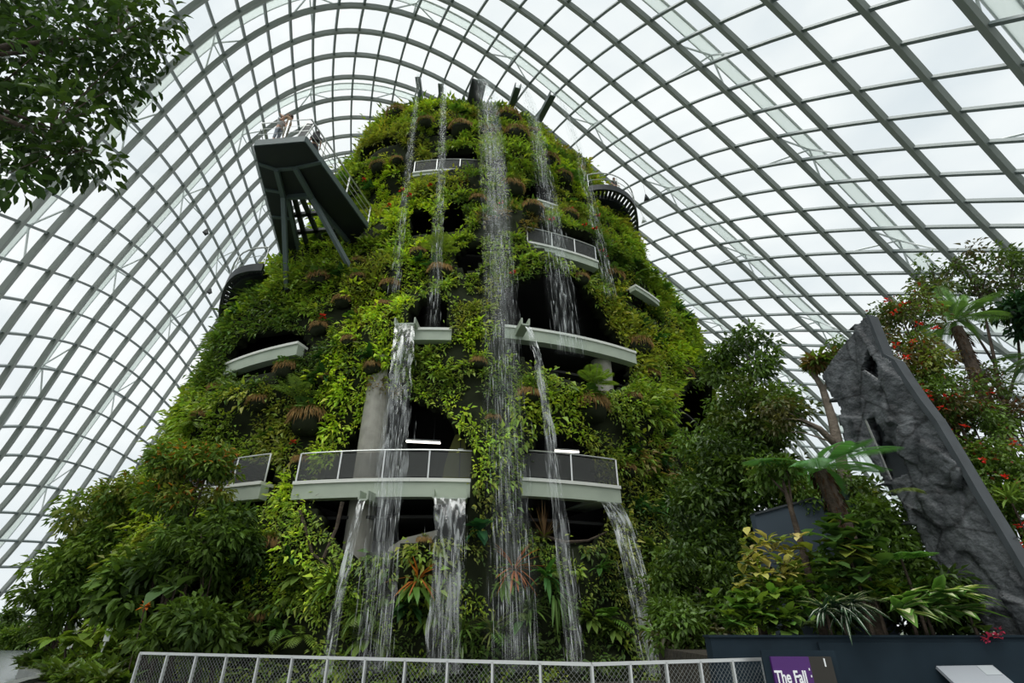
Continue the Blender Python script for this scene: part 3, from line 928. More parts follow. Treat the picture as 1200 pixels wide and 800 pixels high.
def person(label, loc, face, shirt, trousers, arms, hair=(.02, .015, .012), bag=None):
    """face: direction (radians, 0 = -y).  arms: per side (elbow, wrist) as offsets from the shoulder in the figure's frame, x right, y back, z up"""
    g = thing('person', loc, label, 'person', 'visitors on the walkways')
    g.rotation_euler = (0, 0, face)
    V, E, R = [], [], []

    def vtx(p, r, prev=None):
        V.append(p); R.append(r)
        if prev is not None: E.append((prev, len(V) - 1))
        return len(V) - 1
    pel = vtx((0, 0, .95), (.15, .11)); ab = vtx((0, 0, 1.10), (.135, .10), pel); ch = vtx((0, .0, 1.30), (.16, .11), ab); nb = vtx((0, .01, 1.44), (.07, .07), ch)
    nk = vtx((0, 0, 1.50), .052, nb); ja = vtx((0, -.02, 1.56), (.068, .075), nk); hd = vtx((0, -.01, 1.64), (.075, .095), ja); vtx((0, 0, 1.73), (.05, .06), hd)
    vtx((0, -.125, 1.60), .016, ja)
    sh_v, sh_e, sh_r = [(0, 0, .90), (0, 0, 1.10), (0, 0, 1.30), (0, .01, 1.42)], [(0, 1), (1, 2), (2, 3)], [(.175, .135), (.16, .125), (.185, .135), (.10, .09)]
    tr_v, tr_e, tr_r = [(0, 0, .99), (0, 0, .93)], [(0, 1)], [(.165, .125), (.165, .13)]
    for s, (el, wr) in zip((-1, 1), arms):
        S = V3(s * .19, .01, 1.40); EL = S + V3(*el); WR = S + V3(*wr)
        a = vtx(S, .058, ch); b = vtx(EL, .043, a); c = vtx(WR, .029, b)
        d = nrmz(WR - EL); px_ = nrmz(np.cross(d, V3(0, .3, 1)) + 1e-3); pc = vtx(WR + d * .05, (.034, .02), c)
        for k, ln in enumerate((.062, .075, .072, .056)):
            o = px_ * (.024 * (k - 1.5) / 1.5)
            f1 = vtx(WR + d * .09 + o, .0095, pc); q = np.cross(d, px_)
            f2 = vtx(WR + d * (.09 + ln * .55) + o * 1.15 + q * .012, .0085, f1); vtx(WR + d * (.09 + ln * .9) + o * 1.15 + q * .034, .0075, f2)
        t1 = vtx(WR + d * .045 + px_ * .042, .0105, pc); vtx(WR + d * .085 + px_ * .062, .0085, t1)
        n = len(sh_v); sh_v += [S, S + (EL - S) * .75]; sh_r += [.078, .07]; sh_e += [(2, n), (n, n + 1)]
        K = (s * .10, -.01, .50); A = (s * .105, .02, .08)
        h = vtx((s * .09, 0, .88), .088, pel); k = vtx(K, .058, h); an = vtx(A, .038, k); f = vtx((s * .115, -.08, .035), (.042, .03), an); vtx((s * .12, -.19, .025), (.036, .022), f)
        n = len(tr_v); tr_v += [(s * .09, 0, .86), K, (s * .105, .02, .12)]; tr_r += [.105, .075, .06]; tr_e += [(1, n), (n, n + 1), (n + 1, n + 2)]
    link('body', skin_mesh('body', V, E, R), M['skin'], g)
    link('shirt', skin_mesh('shirt', sh_v, sh_e, sh_r), solid('shirt_cloth', shirt, .8), g)
    link('trousers', skin_mesh('trousers', tr_v, tr_e, tr_r), solid('trouser_cloth', trousers, .85), g)
    hm = MB(); hm.lathe([(.082, 1.60), (.096, 1.66), (.088, 1.73), (.05, 1.775), (.01, 1.785)], 14, (0, .022, 0))
    for s in (-1, 1): pass
    hm.build('hair', solid('hair_colour', hair, .6), g, smooth=True)
    for s in (-1, 1):
        MB().box((s * .032, -.098, 1.635), (.022, .012, .01)).build('eye', M['hair'], g)
        MB().tube([(s * .078, .0, 1.59), (s * .088, .012, 1.63), (s * .08, .02, 1.655)], [.010, .016, .008], 6).build('ear', M['skin'], g)
    MB().box((0, -.094, 1.555), (.045, .012, .008)).build('mouth', solid('lips', (.35, .14, .12), .6), g)
    if bag: MB().box((0, .19, 1.2), (.30, .16, .42)).build('backpack', solid('bag_cloth', bag, .8), g)
    return g


# ------------------------------------------------------------------ cantilevered viewing platform, upper left
PH = 19.8
at = lambda x, y: at_h(x, y, PH)
A_, B_, C_, D_ = at(298, 172), at(357, 167), at(430, 268), at(413, 285)
GR, GL, E_, F_ = at(363, 227), at(338, 229), at(353, 305), at(330, 298)
org = (A_ + B_ + C_ + F_) / 4
plat = thing('viewing_platform', org, 'dark steel viewing platform jutting out in a V from the upper left of the mountain', 'platform')
L = lambda p: np.asarray(p) - org
recalc(MB().prism([L(p) for p in (A_, B_, C_, D_, GR, GL, E_, F_)], V3(0, 0, .3)).build('deck', M['dark'], plat))
mb = MB()
for a, b in ((A_, B_), (B_, C_), (F_, A_)):
    mb.bar(L(a) + V3(0, 0, .2), L(b) + V3(0, 0, .2), .1, .34)
mb.build('deck_edge_beam', M['darkedge'], plat)
mb = MB()
pts = [at(353, 303), at(338, 229)], [at(411, 284), at(363, 227)], [at(338, 229), at(363, 227)]
for a, b in pts: mb.bar(L(a) - V3(0, 0, .1), L(b) - V3(0, 0, .1), .16, .3)
mb.build('inner_frame', M['darkedge'], plat)
for (x0, y0), (x1, y1) in (((343, 252), (380, 249)), ((347, 272), (397, 268)), ((351, 292), (413, 284)), ((352, 228), (384, 300)), ((344, 228), (364, 303)), ((360, 227), (404, 292))):
    MB().bar(L(at_h(x0, y0, PH + .1)), L(at_h(x1, y1, PH + .1)), .22, .16).build('floor_joist', M['dark'], plat)
# raking legs
for top, knee, foot in (((324, 199), (332, 231), (335, 343)), ((346, 197), (366, 233), (406, 314))):
    t, h = pick(*foot); ft_ = surf(np.array(t), np.array(h), -.2)
    mb = MB(); mb.bar(L(at_h(*top, PH - .12)), L(at_h(*knee, PH - .25)), .2, .2); mb.bar(L(at_h(*knee, PH - .25)), L(ft_), .2, .2)
    mb.build('leg', M['darkedge'], plat)
for (x0, y0), (x1, y1) in (((324, 199), (346, 197)), ((303, 192), (324, 199)), ((346, 197), (377, 190)), ((310, 222), (334, 226)), ((318, 254), (340, 256))):
    MB().bar(L(at_h(x0, y0, PH - .04)), L(at_h(x1, y1, PH - .04)), .14, .1).build('soffit_rib', M['darkedge'], plat)


def handrail(parent, pts, h=1.1, step=1.5, lean=.0, rails=(.55,), org=V3(0, 0, 0), pr=.028):
    pts = [np.asarray(p) - org for p in pts]
    o = None
    seg = [np.linalg.norm(pts[i + 1] - pts[i]) for i in range(len(pts) - 1)]
    acc = np.concatenate([[0], np.cumsum(seg)])
    n = max(1, int(round(acc[-1] / step)))
    mb = MB(); mb.tube([p + V3(0, 0, h) for p in pts], .045, 6)
    mb.build('handrail', M['rail'], parent)
    mb = MB()
    for r in rails: mb.tube([p + V3(0, 0, r) for p in pts], .022, 5)
    mb.build('wire_rail', M['rail'], parent)
    for k in range(n + 1):
        d = acc[-1] * k / n
        i = min(int(np.searchsorted(acc, d, side='right')) - 1, len(seg) - 1)
        p = pts[i] + (pts[i + 1] - pts[i]) * ((d - acc[i]) / seg[i])
        MB().bar(p, p + V3(0, 0, h), pr * 2, pr * 2.4).build('railing_post', M['rail'], parent)


TOPZ = V3(0, 0, .42)
handrail(plat, [C_ + TOPZ, B_ + TOPZ, A_ + TOPZ, F_ + TOPZ], org=org, step=2.1, rails=(.35, .7))
bp = [at_h(x, y, 0 + z) for x, y, z in ((345.5, 163.5, PH + .45), (355.5, 163.8, PH + .45))]
tl_, tr_ = bp[0] + V3(.25, .1, 1.2), bp[1] + V3(.25, .1, 1.2)
mb = MB(); mb.prism([L(bp[0]), L(bp[1]), L(tr_), L(tl_)], V3(0, .06, 0)); recalc(mb.build('infill_panel', M['dark'], plat))
mb = MB()
for a, b in ((bp[0], tl_), (bp[1], tr_), (tl_, tr_)): mb.bar(L(a), L(b), .05, .05)
mb.build('panel_frame', M['rail'], plat)

# curved walkways hugging the mountain
def walkway(name, label, px_out, px_in, h, rail_h=1.1):
    O = [at_h(x, y, h) for x, y in px_out]; I = [at_h(x, y, h) for x, y in px_in]

    def smooth(Pn, n=40):
        Pn = np.array(Pn); t = np.linspace(0, 1, len(Pn)); u = np.linspace(0, 1, n)
        out = np.stack([np.interp(u, t, Pn[:, k]) for k in range(3)], -1)
        for _ in range(6): out[1:-1] = (out[:-2] + 2 * out[1:-1] + out[2:]) / 4
        return out
    O, I = smooth(O), smooth(I)
    org = O.mean(0)
    g = thing(name, org, label, 'walkway')
    up = np.tile(V3(0, 0, 1), (len(O), 1))
    MB().sweep(O - org + V3(0, 0, .1), up, .16, .45).build('outer_beam', M['dark'], g)
    MB().sweep(I - org + V3(0, 0, .1), up, .12, .35).build('inner_beam', M['dark'], g)
    for k in range(1, len(O) - 1, 2):
        MB().bar(O[k] - org + V3(0, 0, .12), I[k] - org + V3(0, 0, .12), .16, .14).build('rung', M['dark'], g)
    c = V3(AX, AY, h)
    W = [p + nrmz((c - p) * V3(1, 1, 0)) * 1.6 for p in I]
    n = len(I); vs = [p - org for p in I] + [p - org for p in W] + [p - org + V3(0, 0, .2) for p in I] + [p - org + V3(0, 0, .2) for p in W]
    fs = []
    for i in range(n - 1):
        fs += [(i, i + 1, n + i + 1, n + i), (2 * n + i, 3 * n + i, 3 * n + i + 1, 2 * n + i + 1), (i, 2 * n + i, 2 * n + i + 1, i + 1)]
    MB().add(vs, fs).build('deck', M['dark'], g)
    handrail(g, [p + V3(0, 0, .33) for p in O[::3]], h=rail_h, org=org, step=2.2, rails=(.55,), pr=.02)
    return O


OW = walkway('curved_walkway', 'dark curved walkway bulging out on the upper right side of the mountain',
             [(690, 223), (700, 221), (712, 221), (722, 223), (732, 228), (740, 235), (745, 245), (747, 259), (747, 273), (746, 287)],
             [(690, 234), (700, 232.5), (709, 233), (717, 235), (725, 238), (733, 245), (738, 255), (740, 266), (740.5, 276), (740, 288)], 27)
walkway('curved_walkway', 'dark curved walkway bulging out on the left side of the mountain',
        [(260, 386), (258.5, 372), (258.5, 360), (261.5, 345), (268, 329), (278, 320), (293, 316), (308, 315.5)],
        [(267, 384), (266, 372), (266.5, 360), (269, 348), (274, 336), (283, 327), (295, 323), (308, 322)], 17.5)

ZP = PH + .42
pA, pB = at_h(322, 166.5, ZP), at_h(331.5, 166, ZP)
person('person in a grey T-shirt and grey trousers facing a companion on the high platform', tuple(pA), math.radians(75), (.55, .57, .58), (.25, .28, .33), (((.02, -.16, -.2), (.03, -.38, .02)), ((-.02, -.18, -.18), (-.06, -.38, .06))))
person('person in a tan top with raised arms beside the one in grey on the platform', tuple(pB), math.radians(-80), (.45, .30, .2), (.30, .27, .22), (((.0, -.2, -.05), (.05, -.36, .16)), ((.0, -.2, -.05), (-.06, -.36, .14))), (.03, .015, .01))
pC = at_h(367, 184.5, ZP) + V3(-.12, .05, 0)
person('person in dark clothes walking down the right arm of the high platform', tuple(pC), math.radians(200), (.035, .035, .04), (.03, .03, .035), (((-.04, .02, -.28), (-.05, -.08, -.5)), ((.04, .02, -.28), (.05, -.08, -.5))), bag=(.02, .02, .025))
q = OW[17] + nrmz((V3(AX, AY, 27) - OW[17]) * V3(1, 1, 0)) * .55 + V3(0, 0, .2)
person('small figure in dark clothes standing on the curved walkway at the upper right', tuple(q), math.radians(20), (.1, .1, .1), (.05, .05, .06), (((-.05, .0, -.28), (-.05, -.15, -.48)), ((.05, .0, -.28), (.05, -.15, -.48))))

# dark three-pointed cones hung from the roof
for x, y, s0, j0_, lb in ((757, 231, 1, 14, 'small dark hanging cone high beside the right curved walkway'), (754, 257, 0, 15, 'pale small hanging cone below the dark one, beside the right curved walkway'),
                     (246, 260, -4, -9, 'small hanging cone high against the left side of the glass roof'), (246, 341, -7, -10, 'small dark hanging cone low against the left side of the glass roof')):
    top = dome(float(s0), float(j0_)); P = at_y(x, y, top[1])
    if P[2] > top[2] - 1: P[2] = top[2] - 2
    g = thing('hanging_cone', P, lb, 'lamp', None)
    MB().lathe([(.02, .45), (.08, .4), (.38, -.3), (.30, -.36)], 3).build('cone_body', M['white'] if 'pale' in lb else M['dark'], g)
    MB().tube([(0, 0, .42), top - P], .012, 5).build('hanging_wire', M['dark'], g)

# ------------------------------------------------------------------ ground, kerbs, fence, planter wall, sign
def tri_grid(poly_fn): pass


wet = solid('wet_paving', (.17, .19, .19), .22, var=.18, scale=.5, bump=.12, bscale=3)
def disc(name, r, z, mat, cx=0, cy=34, n=96):
    vs = [(cx + r * math.cos(2 * math.pi * k / n), cy + r * math.sin(2 * math.pi * k / n), z) for k in range(n)]
    o = MB().add(vs, [tuple(range(n))]).build(name, mat); return tag(o, kind='structure')


f = disc('floor', 68, 0, wet); tag(f, 'wet grey paving inside the glasshouse', 'floor')
gr = disc('ground', 600, -.3, solid('outer_ground', (.09, .11, .07), .9)); tag(gr, 'ground beyond the glass', 'ground')
# planting bed round the mountain, with its kerb
bed = []
for k in range(97):
    a = 2 * math.pi * k / 96
    tq = ((a + math.pi / 2 + math.pi) % (2 * math.pi)) - math.pi          # 0 faces the viewer, negative to the left
    r = 19.2 + 3.6 * min(1, max(0, (tq + .62) / .25))
    bed.append((AX + r * math.cos(a), AY + r * math.sin(a)))
earth = solid('dark_earth', (.025, .02, .012), .95, var=.4, scale=3, bump=.5, bscale=9)
mb = MB(); mb.prism([V3(x, y, 0.004) for x, y in bed[:-1]], V3(0, 0, .2)); tag(mb.build('planting_bed', earth), 'dark earth bed around the foot of the mountain', 'bed', kind='structure')
P = np.array([(x, y, .15) for x, y in bed]); mb = MB(); mb.sweep(P, np.tile(V3(0, 0, 1), (97, 1)), .35, .32)
tag(mb.build('trim_1', solid('kerb_stone', (.2, .21, .2), .6, var=.15, scale=2)), 'grey stone kerb', 'kerb', kind='structure')
# far kerb and low wall under the glass on the left
P = dome(np.arange(S0, S1 + .1, .5), np.full(47, -26.6)); P[:, 2] = .25
P = P + nrmz((V3(0, 34, 0) - P) * V3(1, 1, 0)) * 7
mb = MB(); mb.sweep(P, np.tile(V3(0, 0, 1), (47, 1)), .5, .5); tag(mb.build('trim_2', solid('sandy_kerb', (.26, .22, .16), .8, var=.15, scale=1)), 'low sandy kerb in front of the glass', 'kerb', kind='structure')

# steel fence with diamond mesh
RZ = 1.17
FP = [(at_h(165, 765, RZ)), at_h(693, 778, RZ), at_h(893, 772, RZ)]
fence = thing('fence', (FP[1][0], FP[1][1], 0), 'low steel fence with diamond wire mesh in front of the planted mountain', 'fence')
fo_ = V3(FP[1][0], FP[1][1], 0)
posts = []
for (a, b), n in (((FP[0], FP[1]), 12), ((FP[1], FP[2]), 5)):
    a, b = a * V3(1, 1, 0) - fo_, b * V3(1, 1, 0) - fo_
    MB().bar(a + V3(0, 0, RZ), b + V3(0, 0, RZ), .05, .045).build('top_rail', M['rail'], fence)
    MB().bar(a + V3(0, 0, .12), b + V3(0, 0, .12), .035, .035).build('bottom_rail', M['rail'], fence)
    d = (b - a) / n; u = nrmz(d); nn = V3(-u[1], u[0], 0)
    for k in range(n + (1 if n == 5 else 0)):
        p = a + d * k
        MB().box(p + V3(0, 0, RZ / 2), (.035, .05, RZ), (u, nn, V3(0, 0, 1))).build('fence_post', M['rail'], fence)
    for k in range(n):
        p = a + d * k; wd = np.linalg.norm(d); hh = RZ - .16; st = .062
        mb = MB()
        for sgn in (1, -1):
            c = -hh
            while c < wd:
                # line x = c + y (sgn 1) or mirrored, clipped to the bay
                x0, y0 = max(c, 0), max(0, -c); x1 = min(c + hh, wd); y1 = y0 + (x1 - x0)
                if x1 - x0 > .01:
                    X0, X1 = (x0, x1) if sgn > 0 else (wd - x0, wd - x1)
                    A = p + u * X0 + V3(0, 0, .14 + y0); B = p + u * X1 + V3(0, 0, .14 + y1)
                    mb.bar(A, B, 0.0028, .0028, up=nn)
                c += st * 1.25
        mb.build('wire_mesh_panel', M['netting'], fence)

# slate-blue planter wall on the right
WY, WZ = 10.0, 1.50
wallm = solid('dark_slate_blue_render', (.012, .022, .031), .8, spec=.15, var=.12, scale=2)
w0, w1 = at_y(832, 745, WY), at_y(1168, 741, WY)
pw = thing('raised_planter', ((w0[0] + 9.6) / 2, WY, 0), 'dark slate blue planter wall below the plants at the lower right', 'planter')
po = V3((w0[0] + 9.6) / 2, WY, 0)
MB().box(V3((w0[0] + 9.6) / 2, WY + .15, .74) - po, (9.6 - w0[0], .3, 1.48)).build('wall_face', wallm, pw)
s0_ = at_y(960, 765, WY)[0]
MB().box(V3((s0_ + 9.6) / 2, WY - .03, .7) - po, (9.6 - s0_, .06, 1.4)).build('thick_lower_panel', wallm, pw)
MB().box(V3((w0[0] + 9.6) / 2, WY + .15, 1.49) - po, (9.6 - w0[0] + .04, .36, .03)).build('coping', wallm, pw)
mb = MB(); mb.box(V3((w0[0] + 10.5) / 2, WY + 2.0, .6) - po, (10.5 - w0[0], 3.4, 1.2)); mb.build('soil', earth, pw)
# sign: purple and black board with white lettering
SY = WY - .5
c0, c1, c2 = at_y(902, 769, SY), at_y(946, 768, SY), at_y(972, 767, SY)
sg = thing('sign_board', ((c0[0] + c2[0]) / 2, SY, 0), 'purple and black sign board with white lettering in front of the blue wall', 'sign')
so_ = V3((c0[0] + c2[0]) / 2, SY, 0); zt = c0[2]
MB().box(V3((c0[0] + c1[0]) / 2, SY, zt - .55) - so_, (c1[0] - c0[0], .05, 1.1)).build('purple_panel', solid('purple_print', (.065, .012, .13), .5), sg)
MB().box(V3((c1[0] + c2[0]) / 2, SY, zt - .55) - so_, (c2[0] - c1[0], .05, 1.1)).build('black_panel', solid('black_print', (.02, .017, .012), .5), sg)
mb = MB()
mb.box(V3((c0[0] + c2[0]) / 2, SY + .045, zt - .5) - so_, (c2[0] - c0[0] + .22, .04, 1.16)); mb.build('back_board', wallm, sg)
for xx in (c0[0] + .1, c2[0] - .1):
    MB().box(V3(xx, SY + .04, .1) - so_, (.06, .06, .2)).build('foot', M['dark'], sg)
MB().box(at_y(966.5, 776, SY - .03) - so_, (.02, .012, .11)).build('white_mark', M['white'], sg)


def text_mesh(txt, size, bold=.012):
    cu = bpy.data.curves.new('lettering', 'FONT'); cu.body = txt; cu.size = size; cu.extrude = .006; cu.offset = bold; cu.space_character = 1.0
    o = bpy.data.objects.new('lettering', cu); COL.objects.link(o)
    dg = bpy.context.evaluated_depsgraph_get(); dg.update()
    me = bpy.data.meshes.new_from_object(o.evaluated_get(dg))
    bpy.data.objects.remove(o); bpy.data.curves.remove(cu)
    return me


me = text_mesh('The Fall', .24, .005)
lt = link('lettering', me, solid('white_print', (.85, .85, .87), .5), sg)
bb = np.array([v.co[:] for v in me.vertices]); wdt = bb[:, 0].max() - bb[:, 0].min()
ta, tb = at_y(910, 800, SY - .03), at_y(947, 800, SY - .03)
sx = (tb[0] - ta[0]) / wdt
lt.scale = (sx, sx * 1.5, 1); lt.rotation_euler = (math.radians(90), 0, 0)
lt.location = tuple(at_y(910, 800, SY - .032) - so_)
for x, y in ((948.3, 784), (951, 792)):
    MB().box(at_y(x, y, SY - .03) - so_, (.016, .012, .03)).build('white_mark', M['white'], sg)
# grey information panel lying tilted on the wall
ip = [at_y(1097, 780, WY - .1), at_y(1163, 779, WY - .1)]
g = thing('info_panel', ((ip[0] + ip[1]) / 2 * V3(1, 1, 0) + V3(0, -.3, 0)), 'tilted pale grey information panel at the lower right', 'sign')
go = np.asarray(g.location); tilt = V3(0, -.55, -.42)
P = [ip[0], ip[1], ip[1] + tilt, ip[0] + tilt]
recalc(MB().prism([p - go for p in P], V3(0, .03, -.04)).build('panel_face', solid('pale_grey_panel', (.30, .32, .35), .45), g))
e = (ip[1] - ip[0]); tw = nrmz(tilt)
Q = [ip[0] + e * .70 + tilt * .02, ip[0] + e * .97 + tilt * .02, ip[0] + e * .97 + tilt * .30, ip[0] + e * .70 + tilt * .30]
recalc(MB().prism([p - go + V3(0, -.004, .006) for p in Q], V3(0, .004, -.006)).build('printed_patch', solid('light_grey_print', (.37, .40, .42), .5), g))
mid = (P[2] + P[3]) / 2; MB().box(V3(mid[0], mid[1] + .3, (mid[2]) / 2 + .1) - go, (.1, .1, mid[2] + .1)).build('pedestal', M['dark'], g)
# smooth blue-grey screen behind the plants
A, B = at_y(884, 603, 13.4), at_y(1000, 572, 13.4)
sc = thing('screen_panel', ((A[0] + B[0]) / 2, 13.4, 0), 'smooth blue grey screen wall standing behind the young tree trunk', 'screen')
so2 = V3((A[0] + B[0]) / 2, 13.4, 0)
recalc(MB().prism([V3(A[0], 13.4, 0) - so2, V3(B[0], 13.4, 0) - so2, B - so2, A - so2], V3(0, .25, 0)).build('panel_face', solid('blue_grey_render', (.050, .068, .088), .8, spec=.2), sc))
MB().bar(A - so2 + V3(0, .12, .02), B - so2 + V3(0, .12, .02), .32, .05).build('coping', M['slate'], sc)
# plant label on the left bed
lp = at_h(109, 789, .25); g = thing('plant_label', lp, 'small white plant label on a stake at the foot of the left shrubs', 'sign')
MB().bar((0, 0, 0), (.14, -.1, 1.0), .05, .03).build('stake', M['white'], g)
MB().box((.16, -.13, 1.12), (.2, .03, .38)).build('tag_plate', M['white'], g)
MB().box((.16, -.15, 1.14), (.17, .01, .05)).build('printed_band', M['dark'], g)

# ------------------------------------------------------------------ the leaning rock-faced slab on the right
OUT = [(1016, 370), (1035, 418), (1046, 424), (1057, 442), (1076, 470), (1094, 494), (1120, 538), (1143, 578), (1169, 621), (1200, 674), (1215, 700), (1215, 800), (1180, 800), (1165, 742), (1121, 702), (1090, 656), (1059, 597), (1044, 569), (1016, 522), (994, 518), (983, 477), (965, 440), (978, 418), (992, 398), (1005, 382)]
HOLES = [[(1013, 434), (1019, 410), (1031, 427), (1032, 447)], [(1015, 492), (1024, 489), (1063, 552), (1045, 562)]]
p0, p1 = at_y(965, 440, 12.2), at_y(1200, 690, 10.0)
ru = nrmz((p1 - p0) * V3(1, 1, 0)); rn = V3(ru[1], -ru[0], 0)
if rn @ (V3(0, 0, 0) - p0) < 0: rn = -rn


def on_rock(x, y):
    d = ray(x, y); o = V3(0, 0, EYE)
    t = ((p0 - o) @ rn) / (d @ rn)
    P = o + d * t
    return ((P - p0) @ ru, P[2])


OU = [on_rock(*p) for p in OUT]; HO = [[on_rock(*p) for p in h] for h in HOLES]
us = [a for a, b in OU]; vsz = [b for a, b in OU]
st = .036
U, Vv = np.meshgrid(np.arange(min(us), max(us), st), np.arange(.3, max(vsz) + .05, st), indexing='ij')
rb, rc = Waves(31, 1.6, 10), Waves(33, 5, 14)
# faceted cells for a split-stone look
cells = rng.uniform((min(us), 0), (max(us), max(vsz)), (46, 2)); ch = rng.uniform(-.09, .09, 46); cg = rng.normal(size=(46, 2)) * .10
d2 = (U[..., None] - cells[:, 0]) ** 2 + ((Vv[..., None] - cells[:, 1]) * .6) ** 2
ci = d2.argmin(-1)
dep = ch[ci] + cg[ci][..., 0] * (U - cells[ci][..., 0]) + cg[ci][..., 1] * (Vv - cells[ci][..., 1])
rough = np.clip(rb(U + 7, Vv) * .5 + .5, 0, 1)
dep = dep + .02 * rc(U, Vv) * (.4 + rough) + .012 * Waves(35, 11, 14)(U, Vv) * rough
P = p0[None, None] * V3(1, 1, 0) + ru * U[..., None] + V3(0, 0, 1) * Vv[..., None] + rn * dep[..., None]
a, b = U.shape; idx = np.arange(a * b).reshape(a, b)
uc, vc = U[:-1, :-1] + st / 2, Vv[:-1, :-1] + st / 2
kp = in_poly(uc, vc, OU)
for h in HO: kp &= ~in_poly(uc, vc, h)
q = np.stack([idx[:-1, :-1], idx[1:, :-1], idx[1:, 1:], idx[:-1, 1:]], -1)[kp]
ro = V3(*(p0 + p1)[:2] / 2, 0)
rock = thing('rock_slab', ro, 'tall dark slate rock slab with two slot openings at the right', 'rock')
used = np.unique(q); remap = np.full(a * b, -1); remap[used] = np.arange(len(used))
o = link('rock_face', np_mesh('rock_face', P.reshape(-1, 3)[used] - ro, quads=remap[q]), M['rock'], rock)
md = o.modifiers.new('thickness', 'SOLIDIFY'); md.thickness = .3; md.offset = -1 if (o.data.polygons[0].normal @ Vector(rn)) > 0 else 1
W3 = lambda u, v, d=0: p0 * V3(1, 1, 0) + ru * u + V3(0, 0, v) + rn * d - ro
for h in HO:
    hu = [x for x, y in h]; hv = [y for x, y in h]
    c = (np.mean(hu), np.mean(hv))
    poly = [W3(c[0] + (x - c[0]) * 2.6 - .16, c[1] + (y - c[1]) * 1.35, -.30) for x, y in h]
    recalc(MB().prism(poly, -rn * .1).build('recess_back', M['slate'], rock))
    mb = MB(); i0, i1 = (0, 3)
    mb.bar(W3(*h[0], .02), W3(*h[3], .02), .022, .05); mb.build('steel_jamb', M['rail'], rock)
# smooth cut edge up the right side
mb = MB(); mb.sweep([W3(x + .03, y, -.13) for x, y in OU[1:11]], np.tile(rn, (10, 1)), .10, .34); mb.build('cut_edge', M['slate'], rock)
mb = MB(); mb.sweep([W3(x + .02, y, -.13) for x, y in OU[0:2]], np.tile(rn, (2, 1)), .08, .34); mb.build('cut_edge', M['slate'], rock)

# ------------------------------------------------------------------ plant building blocks
UP = V3(0, 0, 1)


def frond(lv, P0, az, rise, Lf, droop, col, pin=.26, n=20, wl=.24):
    """a feather-shaped fern frond: midrib with a leaflet either side"""
    hd = V3(math.sin(az), -math.cos(az), 0)
    s = np.linspace(.03, 1, n)
    hx = np.cos(rise) * s * Lf * (1 - .12 * s); z = math.sin(rise) * s * Lf - droop * s * s * Lf
    P = np.asarray(P0)[None] + hd * hx[:, None] + UP * z[:, None]
    D = nrmz(np.gradient(P, axis=0)); side = nrmz(np.cross(D, UP)); nn = np.cross(side, D)
    ln = Lf * pin * np.sin(np.clip(s * .92 + .08, 0, 1) * math.pi) ** .7 + .02
    c = jit(col, n, .18)
    for sg in (-1, 1):
        lv.add(P, side * sg * .85 + D * .45 - UP * .12, nn, ln, ln * wl, c, fold=.08, droop=.12)
    lv.add(P[:-1], P[1:] - P[:-1], nn[:-1], np.linalg.norm(P[1:] - P[:-1], axis=1) * 1.1, .012 + Lf * .008, np.asarray(col) * .7, fold=0, droop=0)


def rosette(lv, P, n, L, W, el, col, droop=.5, v=.2, over=None, kind='oval', az0=None, spread=math.pi):
    az = rng.uniform(-spread, spread, n) if az0 is None else az0 + rng.uniform(-spread, spread, n)
    e = rng.uniform(*el, n)
    d = np.stack([np.sin(az) * np.cos(e), -np.cos(az) * np.cos(e), np.sin(e)], -1)
    Ls = rng.uniform(*L, n); Ws = Ls * rng.uniform(*W, n)
    b = np.asarray(P)[None] + d * .03
    dr = rng.uniform(.6, 1.2, n)[:, None] * droop
    for i in range(n):
        lv.add(b[i], d[i], UP + .001, Ls[i], Ws[i], jit(col, 1, v), fold=.15, droop=float(dr[i, 0]), kind=kind)
        if over is not None:
            oc, ow, ol = over
            sd = nrmz(np.cross(d[i], UP)); nn = np.cross(sd, d[i])
            lv.add(b[i] + nn * .016 + d[i] * Ls[i] * .06, d[i], UP + .001, Ls[i] * ol, Ws[i] * ow, jit(oc, 1, .1), fold=.15 / max(ow, .3), droop=float(dr[i, 0]) * .95, kind=kind)


def clouds(lv, centers, rad, per, L, W, cols, flat=.75, hang=.25, tips=None, kind='kite'):
    """leafy tufts: leaves round each centre"""
    centers = np.asarray(centers, float); k = len(centers)
    idx = np.repeat(np.arange(k), per); m = len(idx)
    rad = np.broadcast_to(np.asarray(rad, float), (k,))
    o = rdir(m) * (rng.random(m) ** .45)[:, None] * V3(1, 1, flat)
    P = centers[idx] + o * rad[idx][:, None]
    d = nrmz(o + rdir(m) * .55 - UP * hang)
    ci = rng.integers(0, len(cols), k)
    c = np.array(cols)[ci][idx] * rng.uniform(.7, 1.3, (m, 1))
    if tips is not None:
        tc_, fr = tips
        mk = (rng.random(m) < fr) & (o[:, 2] > -.1)
        c[mk] = np.asarray(tc_) * rng.uniform(.7, 1.2, (mk.sum(), 1))
    Ls = rng.uniform(*L, m)
    lv.add(P, d, UP + rdir(m) * .7, Ls, Ls * rng.uniform(*W, m), c, droop=.2, kind=kind)


def in_ellipsoid(c, r, n, shell=.35):
    o = rdir(n) * (shell + (1 - shell) * rng.random(n) ** .5)[:, None]
    return np.asarray(c) + o * np.asarray(r)


